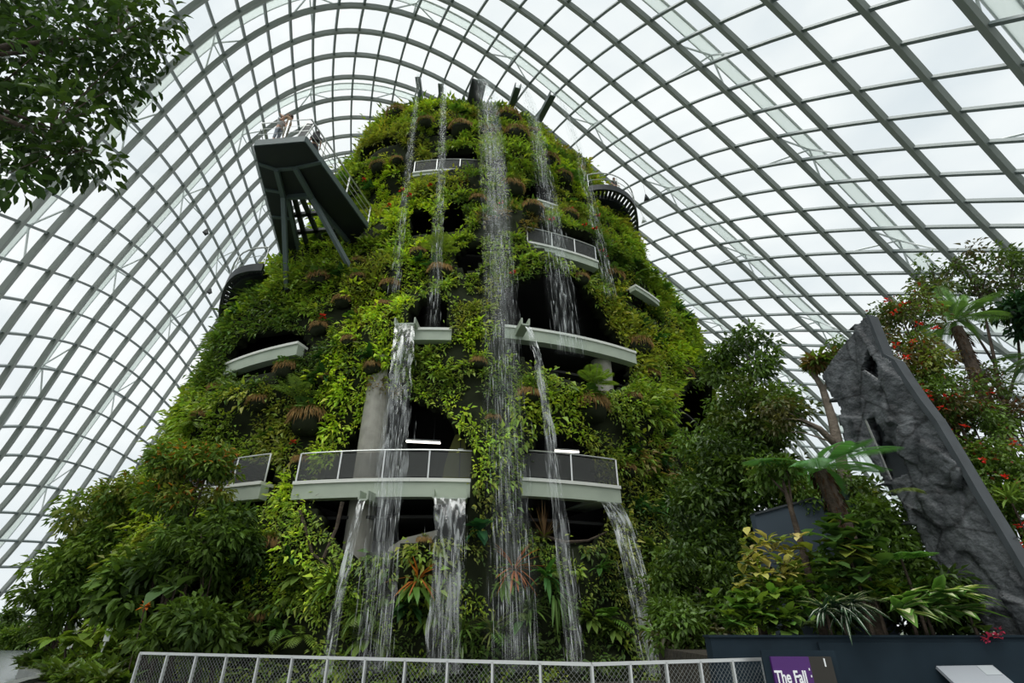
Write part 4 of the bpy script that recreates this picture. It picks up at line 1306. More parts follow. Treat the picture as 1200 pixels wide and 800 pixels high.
def shrub(name, label, cat, base, stems, crowns, group=None, mat='leaf', bark='bark', twig=.02, extra=None, twigs=10):
    """stems: list of (points, radii); crowns: list of dict(c, r, k, rad, per, L, W, cols, ...)"""
    base = np.asarray(base, float)
    g = thing(name, base, label, cat, group)
    tops = []
    for pts, rr in stems:
        MB().tube([np.asarray(p) - base for p in pts], rr, 8).build('stem', M[bark], g, smooth=True); tops.append(np.asarray(pts[-1], float))
    lv = Leaves()
    for cr in crowns:
        cr = dict(cr); C = in_ellipsoid(cr.pop('c'), cr.pop('r'), cr.pop('k'), cr.pop('shell', .35)) if 'pts' not in cr else np.asarray(cr.pop('pts'))
        rad = cr.pop('rad'); per = cr.pop('per')
        clouds(lv, C, rad, per, **cr)
        if tops:
            allp = [p for pts, rr in stems for p in pts[1:]]
            for c in C[:twigs]:
                a = min(allp, key=lambda p: np.linalg.norm(np.asarray(p) - c) + (0 if p[2] < c[2] else 1.5))
                a = np.asarray(a, float); m = (a + c) / 2 + V3(0, 0, .12)
                MB().tube([a - base, m - base, c - base], [twig * 1.4, twig, twig * .5], 5).build('branch', M[bark], g)
    if extra: extra(lv)
    lv.build('foliage', M[mat], g, origin=base)
    return g


def ell(x, y, Y, rx, ry, depth=None):
    c = at_y(x, y, Y); a, b = px_size(rx, c), px_size(ry, c) * 1.05
    return c, V3(a, depth or a * .8, b)


# ------------------------------------------------------------------ shrubs at the left foot of the mountain
G1, G2, G3, G4, G5 = V3(.15, .235, .035), V3(.10, .18, .03), V3(.075, .13, .022), V3(.20, .24, .045), V3(.045, .085, .018)
LEFT = [
    ('tall bushy shrub with fine mid green leaves at the far left of the mountain foot', 110, 640, 22.5, 52, 66, 40, .75, 130, (.2, .38), [G1, G2, G2, G4], None),
    ('bushy shrub with yellowish green top behind the tall left shrub', 160, 592, 22.0, 44, 36, 26, .7, 120, (.2, .36), [G2, G4, G1], ((.25, .16, .03), .06)),
    ('shrub with orange tipped young leaves in front of the left balcony', 222, 560, 16.8, 46, 42, 36, .5, 120, (.16, .28), [G1, G2, G3, G4], ((.42, .17, .03), .13)),
    ('spreading shrub low at the left edge beside the wet paving', 76, 690, 23.0, 34, 40, 22, .7, 120, (.2, .4), [G1, G2, G3], None),
    ('dark leafy shrub under the orange tipped one at the left of the mountain', 250, 640, 16.6, 56, 40, 32, .5, 110, (.18, .32), [G3, G5, G2], None),
    ('dark shrub with broad leaves behind the left end of the fence', 196, 690, 17.6, 60, 52, 34, .55, 90, (.28, .5), [G3, G5, G3, G2], None),
    ('low dark shrub just behind the left corner of the fence', 232, 742, 15.2, 52, 30, 24, .45, 90, (.2, .34), [G3, G5], None),
]
for lab, x, y, Y, rx, ry, k, rad, per, Lr, cols, tips in LEFT:
    c, r = ell(x, y, Y, rx, ry)
    b = V3(c[0], Y + .4, .2)
    stems = []
    for q in range(4):
        f = b + V3(rng.uniform(-.7, .7) * r[0] * .5, rng.uniform(-.3, .3), 0); f[2] = .15
        t = c + V3(rng.uniform(-.6, .6) * r[0], rng.uniform(-.4, .4) * r[1], rng.uniform(-.1, .4) * r[2])
        stems.append(([f, (f * .6 + t * .4) + V3(rng.uniform(-.15, .15), 0, .1), t], [.07, .05, .025]))
    shrub('shrub', lab, 'shrub', b, stems, [dict(c=c, r=r, k=k, rad=rad * .9, per=per, L=Lr, W=(.32, .5), cols=cols, tips=tips, kind='oval' if Lr[1] > .45 else 'kite')], 'shrubs at the left of the mountain', mat='gloss')
# big pale leaves and an orange bloom among them
c = at_y(120, 742, 20.6); b = V3(c[0], 20.6, .2)
def _x(lv):
    for k in range(16): rosette(lv, in_ellipsoid(c, (1.9, .6, .8), 1)[0], 8, (.5, .85), (.36, .5), (-.3, .7), G1 * 1.05, .35)
shrub('broad_leaved_plant', 'plant with large drooping pale green leaves low among the left shrubs', 'plant', b, [([b, (b + c) / 2, c], [.06, .05, .03]), ([b + V3(-.8, 0, 0), c + V3(-1.2, 0, -.2)], [.05, .03])], [], extra=_x, mat='gloss')
c = at_y(205, 690, 15.6); b = V3(c[0], 15.6, .2)
def _x(lv): rosette(lv, c, 12, (.55, .95), (.5, .7), (-.2, .9), V3(.075, .13, .04), .35); rosette(lv, c - V3(0, 0, .7), 10, (.5, .8), (.45, .6), (-.3, .8), G3, .35)
shrub('broad_leaved_plant', 'single plant with very large pale green leaves before the dark left shrubs', 'plant', b, [([b, c], [.05, .03])], [], extra=_x, mat='gloss')
c = at_y(170, 711, 15.8); b = V3(c[0] + .1, 15.8, .2)
g = thing('flowering_plant', b, 'orange bloom on a thin stalk among the dark left shrubs', 'flower')
lv = Leaves(); rosette(lv, c - b, 16, (.1, .2), (.5, .8), (-.8, 1.2), V3(.65, .20, .05), .2, kind='kite'); lv.build('bloom', M['leaf'], g)
MB().tube([(0, 0, 0), c - b], .015, 5).build('stalk', M['bark'], g)
lv = Leaves(); rosette(lv, V3(0, 0, .1), 10, (.3, .6), (.3, .4), (.2, 1.1), G3, .3); lv.build('leaves', M['leaf'], g)
# carpet of low plants along the left kerb
def low_proto(cols, L, n=34, tall=.25):
    lv = Leaves()
    for k in range(n):
        rosette(lv, V3(rng.uniform(-.5, .5), rng.uniform(-.4, .4), rng.uniform(.02, tall)), 7, L, (.3, .5), (0, 1.2), cols[k % len(cols)], .35, kind='kite')
    return lv
me = low_proto([G2, G1, G3, V3(.12, .16, .06)], (.16, .32)).build('ground_cover_plant', M['leaf']); proto = me
cnt = 0
for x, y in ((58, 772), (78, 776), (98, 782), (122, 785), (142, 788), (160, 780), (70, 760), (50, 758), (92, 768), (132, 776), (152, 768), (172, 790), (190, 780), (112, 770), (66, 786), (88, 793), (108, 796), (128, 799), (148, 799), (72, 797), (168, 799), (98, 803), (120, 806), (52, 778)):
    P = at_h(x, y, .22)
    if P[1] > 24: P = at_y(x, y, 23.); P[2] = .2
    o = proto if cnt == 0 else proto.copy()
    if cnt: COL.objects.link(o)
    o.location = tuple(P * V3(1, 1, 0) + V3(0, 0, .18)); o.rotation_euler = (0, 0, rng.uniform(0, 6)); s = rng.uniform(1.1, 1.7); o.scale = (s, s, s); cnt += 1
    tag(o, 'low leafy ground cover plant along the kerb under the left shrubs', 'plant', 'ground cover along the left kerb')
# planting between the paving and the glass far on the left
for i, (x, y, Y, lab) in enumerate(((4, 740, 47, 'dark hedge plant against the glass at the extreme left'), (20, 747, 46, 'low green hedge plant behind the far kerb'), (37, 744, 46, 'low hedge plant with pale flowers behind the far kerb'), (56, 742, 45, 'low hedge plant partly hidden by the left shrubs'))):
    c, r = ell(x, y, Y, 13, 11 if i else 22)
    c[2] = r[2] * .7 + .3
    b = V3(c[0], Y, 0)
    shrub('hedge_plant', lab, 'shrub', b, [([b, c], [.1, .05])], [dict(c=c, r=r, k=16, rad=.5, per=70, L=(.25, .45), W=(.4, .6), cols=[G3, G2] if i != 1 else [G1, G2], tips=((.6, .5, .5), .04) if i == 2 else None)], 'hedge plants along the glass', twigs=3)

# ------------------------------------------------------------------ overhanging tree, upper left, close to the viewer
tb = V3(-9.6, 3.2, 0)
px = [(15, 15), (50, 25), (90, 18), (130, 20), (165, 28), (186, 22), (25, 60), (62, 66), (104, 60), (145, 66), (172, 62), (15, 100), (55, 108), (96, 100), (132, 104), (158, 92), (28, 146), (62, 150), (14, 186), (92, 178), (70, 192), (108, 190), (118, 132), (6, 205), (180, 48), (40, 10), (110, 2), (150, 4), (78, 128), (40, 178), (76, 40), (36, 36), (120, 42), (20, 130), (0, 60), (0, 20), (0, 150), (60, -14), (130, -14), (0, -10), (84, 84), (44, 88)]
C = np.array([at_y(x, y, rng.uniform(3.7, 4.9)) for x, y in px])
hub = V3(-7.6, 3.7, 7.0)
st = [([tb, tb + V3(.3, .1, 2.5), tb + V3(.9, .2, 5.0), hub], [.26, .2, .16, .11])]
for tgt in ((60, 60), (140, 40), (60, 150), (95, 178), (0, 100)):
    e = at_y(*tgt, 4.3); st.append(([hub, (hub + e) / 2 + V3(0, 0, .25), e], [.06, .04, .012]))
DK = V3(.026, .054, .012)
shrub('tree', 'dark leafy tree branch overhanging the upper left corner of the view', 'tree', tb, st,
      [dict(pts=C, rad=.36, per=66, L=(.12, .19), W=(.34, .48), kind='oval', cols=[DK, DK * 1.5, DK * .8, V3(.04, .075, .015)], hang=.35, flat=.85)], mat='gloss', twig=.008, twigs=42)

# ------------------------------------------------------------------ right-hand garden
T_ = lambda x, y, Y: at_y(x, y, Y)
def tree_px(name, label, cat, stems, crowns, group=None, **kw):
    st = [([T_(*p) for p in pts], rr) for pts, rr in stems]
    base = st[0][0][0].copy(); base[2] = kw.pop('z0', .2)
    st[0] = ([base] + st[0][0], [st[0][1][0] * 1.1] + list(st[0][1]))
    cr = []
    for (x, y, Y, rx, ry, k, rad, per, L, cols, ex) in crowns:
        c, r = ell(x, y, Y, rx, ry); d = dict(c=c, r=r, k=k, rad=rad, per=per, L=L, W=(.35, .55), cols=cols); d.update(ex); cr.append(d)
    return shrub(name, label, cat, base, st, cr, group, **kw)


tree_px('tree', 'dense dark green tree standing against the right flank of the mountain', 'tree',
        [([(880, 660, 16), (876, 580, 16), (884, 480, 16)], [.16, .13, .06]), ([(876, 590, 16), (850, 520, 16)], [.07, .03]), ([(880, 560, 16), (915, 480, 16)], [.07, .03])],
        [(872, 425, 16, 38, 40, 24, .5, 110, (.14, .26), [G3, G2, G5], {}), (886, 490, 15.5, 56, 42, 40, .5, 110, (.14, .26), [G2, G3, V3(.07, .10, .02)], {}), (850, 545, 15.5, 50, 50, 40, .5, 110, (.14, .26), [G3, G2, G5], {}), (838, 610, 15.2, 50, 50, 40, .5, 100, (.14, .26), [G3, G5], {}), (905, 530, 15.5, 26, 28, 12, .45, 90, (.14, .26), [G3, V3(.08, .1, .02)], {})])
tree_px('tree', 'bare grey forked trunk with a few leaf tufts left of the rock slab', 'tree',
        [([(1010, 640, 13.6), (990, 560, 13.6), (982, 520, 13.6), (975, 490, 13.6), (964, 455, 13.6), (952, 436, 13.6)], [.16, .15, .14, .12, .09, .06]), ([(984, 525, 13.6), (960, 502, 13.6), (940, 492, 13.6), (905, 478, 13.8)], [.11, .08, .05, .02]), ([(966, 458, 13.6), (974, 430, 13.6)], [.05, .02])],
        [(962, 424, 13.4, 16, 6, 7, .22, 50, (.16, .3), [V3(.16, .11, .04), G1], dict(hang=.1)), (975, 415, 13.2, 14, 20, 10, .2, 50, (.1, .2), [V3(.12, .11, .03), G2], {}), (915, 482, 13.6, 22, 26, 12, .28, 60, (.12, .22), [V3(.10, .10, .03), G3], {})], bark='palebark')


def fern_tree(label, pts, top, n, Lf, Y, cols, az0=0, rise=(.1, .7), droop=(.35, .7), young=()):
    st = [T_(*p) for p in pts]; base = st[0].copy(); base[2] = .2
    g = thing('tree_fern', base, label, 'tree fern', 'tree ferns at the right')
    mb = MB(); mb.tube([p - base for p in [base] + st], np.linspace(.2, .15, len(st) + 1) * (1 + 0 * Y), 10)
    mb.build('trunk', M['bark'], g)
    T = T_(*top)
    lv = Leaves()
    th = rng.uniform(0, 1, 150); i = np.linspace(0, 1, len(st))
    S = np.stack([np.interp(th, i, [p[k] for p in st]) for k in range(3)], -1); a = rng.uniform(0, 6.28, 150)
    lv.add(S - base + np.stack([np.cos(a), np.sin(a), 0 * a], -1) * .14, np.stack([np.cos(a), np.sin(a), -1.2 + 0 * a], -1), UP + .01, .22, .035, V3(.06, .035, .02))
    fb = lv.build('old_frond_bases', M['fibre'], g); fb['kind'] = 'stuff'
    for k in range(n):
        lv = Leaves()
        frond(lv, T - base, az0 + 2 * math.pi * k / n + rng.uniform(-.2, .2), rng.uniform(*rise), Lf * rng.uniform(.8, 1.1), rng.uniform(*droop), cols[k % len(cols)], n=44, wl=.085, pin=.19)
        lv.build('frond', M['leaf'], g)
    for (dx, dy, ln) in young:
        lv = Leaves(); e = at_y(top[0] + dx, top[1] + dy, top[2]); v = e - T
        frond(lv, T - base, math.atan2(v[0], -v[1] - .12), math.atan2(v[2], math.hypot(v[0], v[1] + .12)), np.linalg.norm(v) * ln, .06, cols[0] * 1.35, pin=.24, n=44, wl=.11)
        lv.build('frond', M['leaf'], g)
    return g


fern_tree('tree fern with a dark thick trunk and flat green fronds left of the rock slab', [(1003, 660, 11.2), (985, 605, 11.2), (968, 566, 11.2), (960, 552, 11.2)], (958, 548, 11.2), 14, 1.9, 11.2, [V3(.10, .26, .09), V3(.08, .20, .07)], rise=(.05, .45), droop=(.2, .42))
fern_tree('tall tree fern with upright young fronds rising behind the flowering bushes', [(1165, 500, 13.6), (1146, 445, 13.6), (1130, 405, 13.6), (1121, 384, 13.6)], (1117, 376, 13.6), 12, 1.9, 13.6, [V3(.12, .23, .06), V3(.09, .18, .055)], rise=(.05, .4), droop=(.2, .45), young=((-16, -44, 1.05), (14, -34, 1.05), (-4, -30, .9)))
fern_tree('tree fern half outside the view at the right edge, fronds reaching in', [(1260, 560, 12.6), (1232, 470, 12.6), (1226, 420, 12.6)], (1224, 416, 12.6), 12, 1.7, 12.6, [V3(.06, .13, .04), V3(.08, .15, .04)], rise=(.0, .5), droop=(.25, .5))
tree_px('tree', 'airy tree with thin twiggy branches behind the tall tree fern', 'tree',
        [([(1190, 560, 15), (1175, 480, 15), (1165, 420, 15), (1150, 350, 15)], [.09, .07, .05, .03]), ([(1175, 490, 15), (1195, 420, 15), (1188, 340, 15)], [.05, .04, .02]), ([(1168, 430, 15), (1130, 370, 15), (1100, 335, 15)], [.04, .03, .015])],
        [(1130, 322, 15, 58, 22, 30, .38, 34, (.13, .24), [G3, V3(.05, .07, .025), V3(.09, .08, .04)], {}), (1165, 350, 15, 34, 30, 16, .36, 34, (.13, .24), [G3, V3(.05, .07, .025)], {}), (1085, 345, 14.6, 26, 18, 12, .34, 34, (.12, .22), [V3(.09, .1, .03), G3], {}), (1196, 312, 15, 16, 30, 12, .4, 50, (.14, .26), [G5, G3], {})], twigs=18, twig=.014)
tree_px('tree', 'dark leafed tree at the extreme right edge beside the airy tree', 'tree',
        [([(1240, 520, 14), (1225, 420, 14), (1215, 360, 14)], [.1, .07, .04])],
        [(1215, 365, 14, 30, 30, 22, .4, 60, (.2, .36), [G5, V3(.02, .06, .025)], {})], twigs=6)
# bushes with red flowers tumbling down behind the slab
RB = [('flowering bush with red blooms at the peak of the rock slab', 1062, 366, 12.6, 34, 22, 22, [G1, V3(.10, .10, .03), G3]), ('flowering bush with reddish stems just behind the slab, under the peak', 1072, 418, 12.4, 36, 32, 30, [G1, G4, V3(.11, .09, .03)]),
      ('flowering bush with scarlet blooms beside the upper slot of the slab', 1100, 466, 12.2, 38, 34, 32, [G2, G3, V3(.10, .085, .03)]), ('flowering bush in the middle of the slope behind the slab', 1134, 505, 12.2, 42, 36, 34, [G2, V3(.09, .08, .03), G3]),
      ('twiggy reddish bush below the airy tree at the right', 1168, 470, 13.2, 34, 40, 24, [V3(.10, .07, .035), V3(.07, .06, .03), G3]), ('leafy bush with few red blooms lower on the slope behind the slab', 1166, 556, 11.8, 38, 34, 32, [G2, G1, G3]),
      ('bright leafy bush with a red bloom at the right edge', 1196, 600, 11.4, 30, 36, 26, [G1, G2, V3(.12, .18, .05)]), ('dark bush at the right edge under the bright one', 1206, 660, 11.2, 24, 34, 20, [G3, G2])]
fl_px = [[(1040, 352), (1058, 357), (1048, 366), (1076, 380)], [(1096, 386), (1071, 400), (1050, 404), (1028, 398)], [(1082, 458), (1089, 466), (1109, 466), (1072, 452), (1062, 420)], [(1118, 462), (1104, 478), (1130, 500), (1112, 506)], [(1160, 460), (1150, 476)], [(1190, 520), (1178, 560), (1150, 540)], [(1196, 616), (1168, 627), (1183, 626)], [(1196, 640)]]
for (lab, x, y, Y, rx, ry, k, cols), fpx in zip(RB, fl_px):
    c, r = ell(x, y, Y, rx, ry, .7); b = V3(c[0] + .2, Y + .3, .2)
    st = []
    for q in range(3):
        e = c + V3(rng.uniform(-.6, .6) * r[0], 0, rng.uniform(-.2, .5) * r[2]); f = b + V3(rng.uniform(-.2, .2), rng.uniform(-.15, .15), 0)
        st.append(([f, (f + e) / 2 + V3(rng.uniform(-.2, .2), 0, .2), e], [.05, .035, .015]))
    g = shrub('flowering_bush', lab, 'bush', b, st, [dict(c=c, r=r, k=k, rad=.34, per=80, L=(.08, .17), W=(.4, .6), cols=cols, tips=((.25, .06, .03), .05))], 'flowering bushes behind the rock slab', twigs=8, twig=.012)
    for fx, fy in fpx:
        lv = Leaves(); rosette(lv, at_y(fx, fy, Y - .62) - b, 9, (.06, .11), (.6, .9), (-.6, 1.2), V3(.62, .035, .03), .2, kind='kite')
        fo = lv.build('red_flower', M['leaf'], g); fo['label'] = 'red flower head'
# greenery filling in between the mountain, the trees and the slab
FILL = [('mid green bush in the gap between the forked trunk and the mountain', 925, 575, 14.2, 46, 30, 30, [G2, G4 * .8, G3]), ('olive bush behind the fronds of the left tree fern', 985, 590, 14.0, 40, 34, 28, [G4 * .7, G2, G3]), ('dark bush at the foot of the slab behind the tree fern trunk', 1040, 640, 12.4, 44, 50, 40, [G3, G5, G2]), ('dark bush low between the slab foot and the round leaved shrub', 1080, 700, 11.6, 50, 36, 36, [G3, G5]), ('dark bush low behind the striped plant', 975, 690, 12.2, 50, 36, 36, [G3, G5, G2]),
        ('dark mass of foliage at the right foot of the mountain', 820, 690, 14.4, 56, 48, 44, [G3, G5, G3]), ('dark bush past the right edge, low behind the slab', 1225, 720, 12.0, 36, 60, 40, [G3, G2]), ('leafy bush right of the curving waterfall', 800, 735, 13.6, 36, 24, 22, [G3, G2, V3(.08, .08, .03)])]
for lab, x, y, Y, rx, ry, k, cols in FILL:
    c, r = ell(x, y, Y, rx, ry, .8); b = V3(c[0], Y + .2, .2)
    shrub('bush', lab, 'bush', b, [([b, (b + c) / 2, c], [.06, .05, .03])], [dict(c=c, r=r, k=k, rad=.42, per=95, L=(.12, .24), W=(.38, .55), cols=cols)], 'bushes filling the right-hand bed', twigs=5)
# slender dark trunk in front of the screen wall
tree_px('young_tree', 'slender dark trunk crossing in front of the blue grey screen wall', 'tree',
        [([(952, 690, 11.4), (941, 645, 11.4), (928, 600, 11.4), (916, 560, 11.4)], [.08, .07, .055, .035]), ([(929, 602, 11.4), (924, 560, 11.4)], [.035, .02]), ([(922, 580, 11.4), (900, 556, 11.4)], [.03, .015])],
        [(905, 545, 11.6, 24, 16, 12, .26, 60, (.12, .2), [G3, G2], {})], twigs=6)


def planted(name, label, cat, x, y, Y, build, group=None, stems=True, mat='gloss'):
    c = at_y(x, y, Y); b = V3(c[0], Y, 1.2)
    if c[2] < 1.5: c[2] = 1.5
    g = thing(name, b, label, cat, group)
    lv = Leaves(); build(lv, c - b); lv.build('leaves', M[mat], g)
    if not stems: return g
    mb = MB(); mb.tube([(0, 0, 0), (c - b) * .6 + V3(.02, 0, 0), c - b], [.035, .03, .02], 6); mb.build('stem', M['bark'], g)
    return g


def dark_round(lv, c):
    for k in range(46):
        rosette(lv, c + V3(rng.normal() * .34, rng.uniform(-.3, .2), rng.uniform(-.75, .45)), 3, (.26, .4), (.75, .95), (-.2, .8), V3(.06, .125, .03) if k % 4 else V3(.16, .2, .035), .3)
planted('round_leaved_shrub', 'dark shrub of stacked round leaves in front of the slab foot', 'shrub', 992, 640, 10.7, dark_round)
def croton(lv, c):
    for k in range(52): rosette(lv, c + V3(rng.normal() * .32, rng.uniform(-.3, .2), rng.uniform(-.6, .55)), 5, (.2, .34), (.35, .5), (.0, 1.1), (V3(.40, .38, .10), V3(.16, .21, .04), V3(.50, .44, .18))[k % 3], .35)
planted('variegated_shrub', 'shrub with yellow and green mottled leaves left of the slender trunk', 'shrub', 903, 664, 11.0, croton)
def bright(lv, c):
    for k in range(44): rosette(lv, c + V3(rng.normal() * .36, rng.uniform(-.3, .2), rng.uniform(-.3, .2)), 5, (.22, .36), (.42, .6), (0, 1.0), (G1, G2, V3(.10, .22, .04))[k % 3], .3)
planted('leafy_plant', 'bright green broad leaved plant at the left end of the planter wall', 'plant', 884, 712, 10.6, bright, 'plants along the planter wall')
planted('leafy_plant', 'dark green broad leaved plant under the yellow mottled shrub', 'plant', 918, 722, 10.5, lambda lv, c: [rosette(lv, c + V3(rng.normal() * .28, rng.uniform(-.2, .2), rng.uniform(-.25, .15)), 5, (.24, .4), (.42, .6), (-.1, .9), (G2, G3, V3(.14, .2, .1))[k % 3], .35) for k in range(18)], 'plants along the planter wall')
planted('leafy_plant', 'glossy broad leaved plant between the yellow mottled shrub and the round leaved one', 'plant', 925, 690, 10.9, lambda lv, c: [rosette(lv, c + V3(rng.normal() * .3, rng.uniform(-.2, .2), rng.uniform(-.3, .25)), 5, (.24, .4), (.4, .6), (-.1, .9), (G2, G1, G3)[k % 3], .35) for k in range(20)], 'plants along the planter wall')
def striped(lv, c):
    [rosette(lv, c + V3(q, 0, rng.uniform(-.05, .1)), 26, (.26, .46), (.13, .19), (.1, 1.3), V3(.035, .075, .04), 1.0, over=(V3(.6, .65, .58), .26, .9), az0=0, spread=1.8) for q in (-.25, -.08, .1, .26)]
planted('striped_plant', 'dark plant with narrow white striped leaves hanging over the planter wall', 'plant', 985, 722, 10.05, striped)
def dumb(lv, c):
    for q in (-.55, -.3, -.05, .2, .42, .6): rosette(lv, c + V3(q, rng.uniform(-.25, .0), rng.uniform(-.12, .22)), 12, (.36, .58), (.36, .48), (.3, 1.25), V3(.10, .22, .045), .75, over=(V3(.66, .70, .42), .72, .84), az0=0, spread=1.7)
planted('variegated_plant', 'plant with big cream centred leaves on the planter wall', 'plant', 1084, 718, 10.3, dumb)
small = lambda lv, c: [rosette(lv, c + V3(rng.normal() * .34, rng.uniform(-.2, .2), rng.uniform(-.22, .15)), 6, (.1, .18), (.5, .7), (0, 1.1), (G1, G2, V3(.06, .16, .03))[k % 3], .2, kind='kite') for k in range(44)]
for x, y, lab in ((1022, 694, 'small leaved low bush between the striped plant and the cream leaved one'), (1056, 690, 'small leaved low bush behind the cream leaved plant'), (962, 700, 'small leaved low bush behind the striped plant')):
    planted('low_bush', lab, 'bush', x, y, 10.8, small, 'small leaved bushes on the planter')
def pinkp(lv, c):
    for k in range(12): rosette(lv, c + V3(rng.normal() * .12, rng.uniform(-.1, .1), rng.uniform(-.3, .4)), 5, (.14, .24), (.5, .7), (-.2, .9), (G2, G1)[k % 2], .3)
    for k in range(6): rosette(lv, c + V3(rng.uniform(-.05, .25), -.22, -.3 + rng.uniform(-.08, .08)), 7, (.05, .09), (.6, .9), (-.5, 1.2), V3(.5, .05, .12), .2, kind='kite')
planted('flowering_plant', 'small plant with pink flowers at the right end of the planter wall', 'plant', 1136, 722, 10.1, pinkp)
planted('fern', 'pale green fern frond plant beside the slab foot', 'fern', 1056, 655, 10.7, lambda lv, c: [frond(lv, c, a, .35, .75, .25, V3(.08, .2, .04), n=18) for a in (-1.6, -1.1, -.5, .1, .8, 1.5, 2.4)], mat='leaf')
planted('fern', 'drooping fern hanging at the left edge of the slab opening', 'fern', 1058, 575, 11.0, lambda lv, c: [frond(lv, c, a, .4, .5, .6, V3(.10, .14, .03), n=16) for a in (-1.6, -.9, -.2, .5, 1.2)], mat='leaf', stems=False)
planted('strap_leaved_plant', 'clump of long bright strap leaves at the right edge behind the slab', 'plant', 1186, 590, 10.9, lambda lv, c: rosette(lv, c, 46, (.4, .75), (.07, .1), (.1, 1.3), V3(.15, .24, .05), .5))

# ------------------------------------------------------------------ single plants and pockets on the mountain wall
def place(proto, x, y, off, size, n=[0], label=None, group=None, cat=None):
    """copy a thing with its parts onto the wall at a photo pixel; outward is the thing's -y"""
    t, h = pick(x, y); P = surf(np.array(t), np.array(h), off)
    if proto.get('used'):
        o = proto.copy(); COL.objects.link(o)
        for c in proto.children:
            d = c.copy(); d.parent = o; COL.objects.link(d)
        del o['used']
    else:
        o = proto; proto['used'] = 1
    o.location = tuple(P); o.rotation_euler = (0, 0, t); s = size; o.scale = (s, s, s)
    if label: o['label'] = label
    if group: o['group'] = group
    if cat: o['category'] = cat
    return o


def pocket(seed):
    r = np.random.default_rng(seed); wv = Waves(seed, 3, 8, 3)
    g = thing('plant_pocket', (0, 0, 0), 'dark felt plant pocket with a brown root mat', 'planter', 'plant pockets on the mountain wall')
    mb = MB(); n, m = 18, 10
    vs, fs = [], []
    for i in range(m + 1):
        for k in range(n):
            a = math.pi * i / m; b = 2 * math.pi * k / n
            p = V3(math.sin(a) * math.cos(b) * .62, math.sin(a) * math.sin(b) * .5, math.cos(a) * .5)
            p *= 1 + .12 * float(wv(p[0], p[1], p[2])); vs.append(p)
    for i in range(m):
        for k in range(n): fs.append((i * n + k, (i + 1) * n + k, (i + 1) * n + (k + 1) % n, i * n + (k + 1) % n))
    mb.add(vs, fs).build('pocket', M['soil'], g, smooth=True)
    lv = Leaves(); k = 170
    a = r.uniform(-1.5, 1.5, k) ; z = r.uniform(.25, .5, k)
    b = np.stack([np.sin(a) * .6, -np.cos(a) * .52, z], -1)
    lv.add(b, np.stack([np.sin(a) * .35, -np.cos(a) * .35, -1 + 0 * a], -1) + rdir(k) * .25, V3(0, -1, .2), r.uniform(.16, .5, k), .035, jit(V3(.30, .19, .075), k, .35), droop=.05)
    k = 130; o = rdir(k) * V3(.62, .5, .2) + V3(0, -.05, .38)
    lv.add(o, rdir(k) + V3(0, -.4, .1), UP + .01, r.uniform(.15, .32, k), .03, jit(V3(.28, .19, .07), k, .35))
    lv.build('root_mat', M['fibre'], g)
    lv = Leaves()
    if seed % 3 == 0:
        for q in range(11): frond(lv, V3(r.uniform(-.25, .25), -.1, .45), r.uniform(-1.9, 1.9), r.uniform(.3, 1.2), r.uniform(.6, 1.0), .45, V3(.09, .19, .035), n=14)
    else:
        rosette(lv, V3(0, -.1, .45), 26, (.3, .6), (.16, .3), (.2, 1.35), (V3(.09, .17, .03), V3(.13, .17, .03))[seed % 2], .4)
    lv.build('greenery', M['leaf'], g)
    return g


PK = [pocket(k) for k in (3, 4, 5, 7)]
POCK = [(350, 490, 20), (305, 475, 12), (262, 462, 10), (471, 146, 11), (503, 157, 9), (541, 163, 13), (595, 145, 13), (601, 173, 13), (447, 202, 9), (468, 195, 7), (665, 257, 10), (597, 232, 13), (731, 321, 13), (515, 319, 13), (450, 327, 11), (488, 292, 9), (415, 322, 8), (445, 354, 9), (407, 399, 9), (435, 430, 10), (690, 482, 19), (613, 475, 13), (560, 430, 9), (757, 405, 14), (769, 441, 11), (803, 441, 10), (790, 467, 8), (799, 521, 9), (740, 550, 10), (345, 540, 11), (322, 644, 15), (255, 497, 10), (370, 328, 13), (395, 350, 10), (412, 300, 8), (370, 383, 10), (336, 436, 12), (372, 443, 9), (310, 727, 10), (640, 195, 12), (655, 215, 10), (625, 160, 10), (560, 240, 9), (680, 330, 8), (712, 240, 9), (620, 256, 12), (500, 640, 8), (740, 470, 9), (575, 500, 8)]
for i, (x, y, s) in enumerate(POCK):
    t, h = pick(x, y); P = surf(np.array(t), np.array(h))
    zone = 'upper' if y < 270 else ('middle' if y < 450 else 'lower')
    side = 'left of' if x < 455 else ('right of' if x > 640 else 'beside')
    place(PK[i % 4], x, y, .18, px_size(s, P) / .6, label='plant pocket with brown root mat, %s mountain wall, %s the tall waterfall' % (zone, side), group='plant pockets on the %s wall %s the waterfall' % (zone, side))


def simple(name, label, cat, group, build, mat='leaf'):
    o = thing(name, (0, 0, 0), label, cat, group)
    lv = Leaves(); build(lv); lv.build('leaves', M[mat], o)
    return o


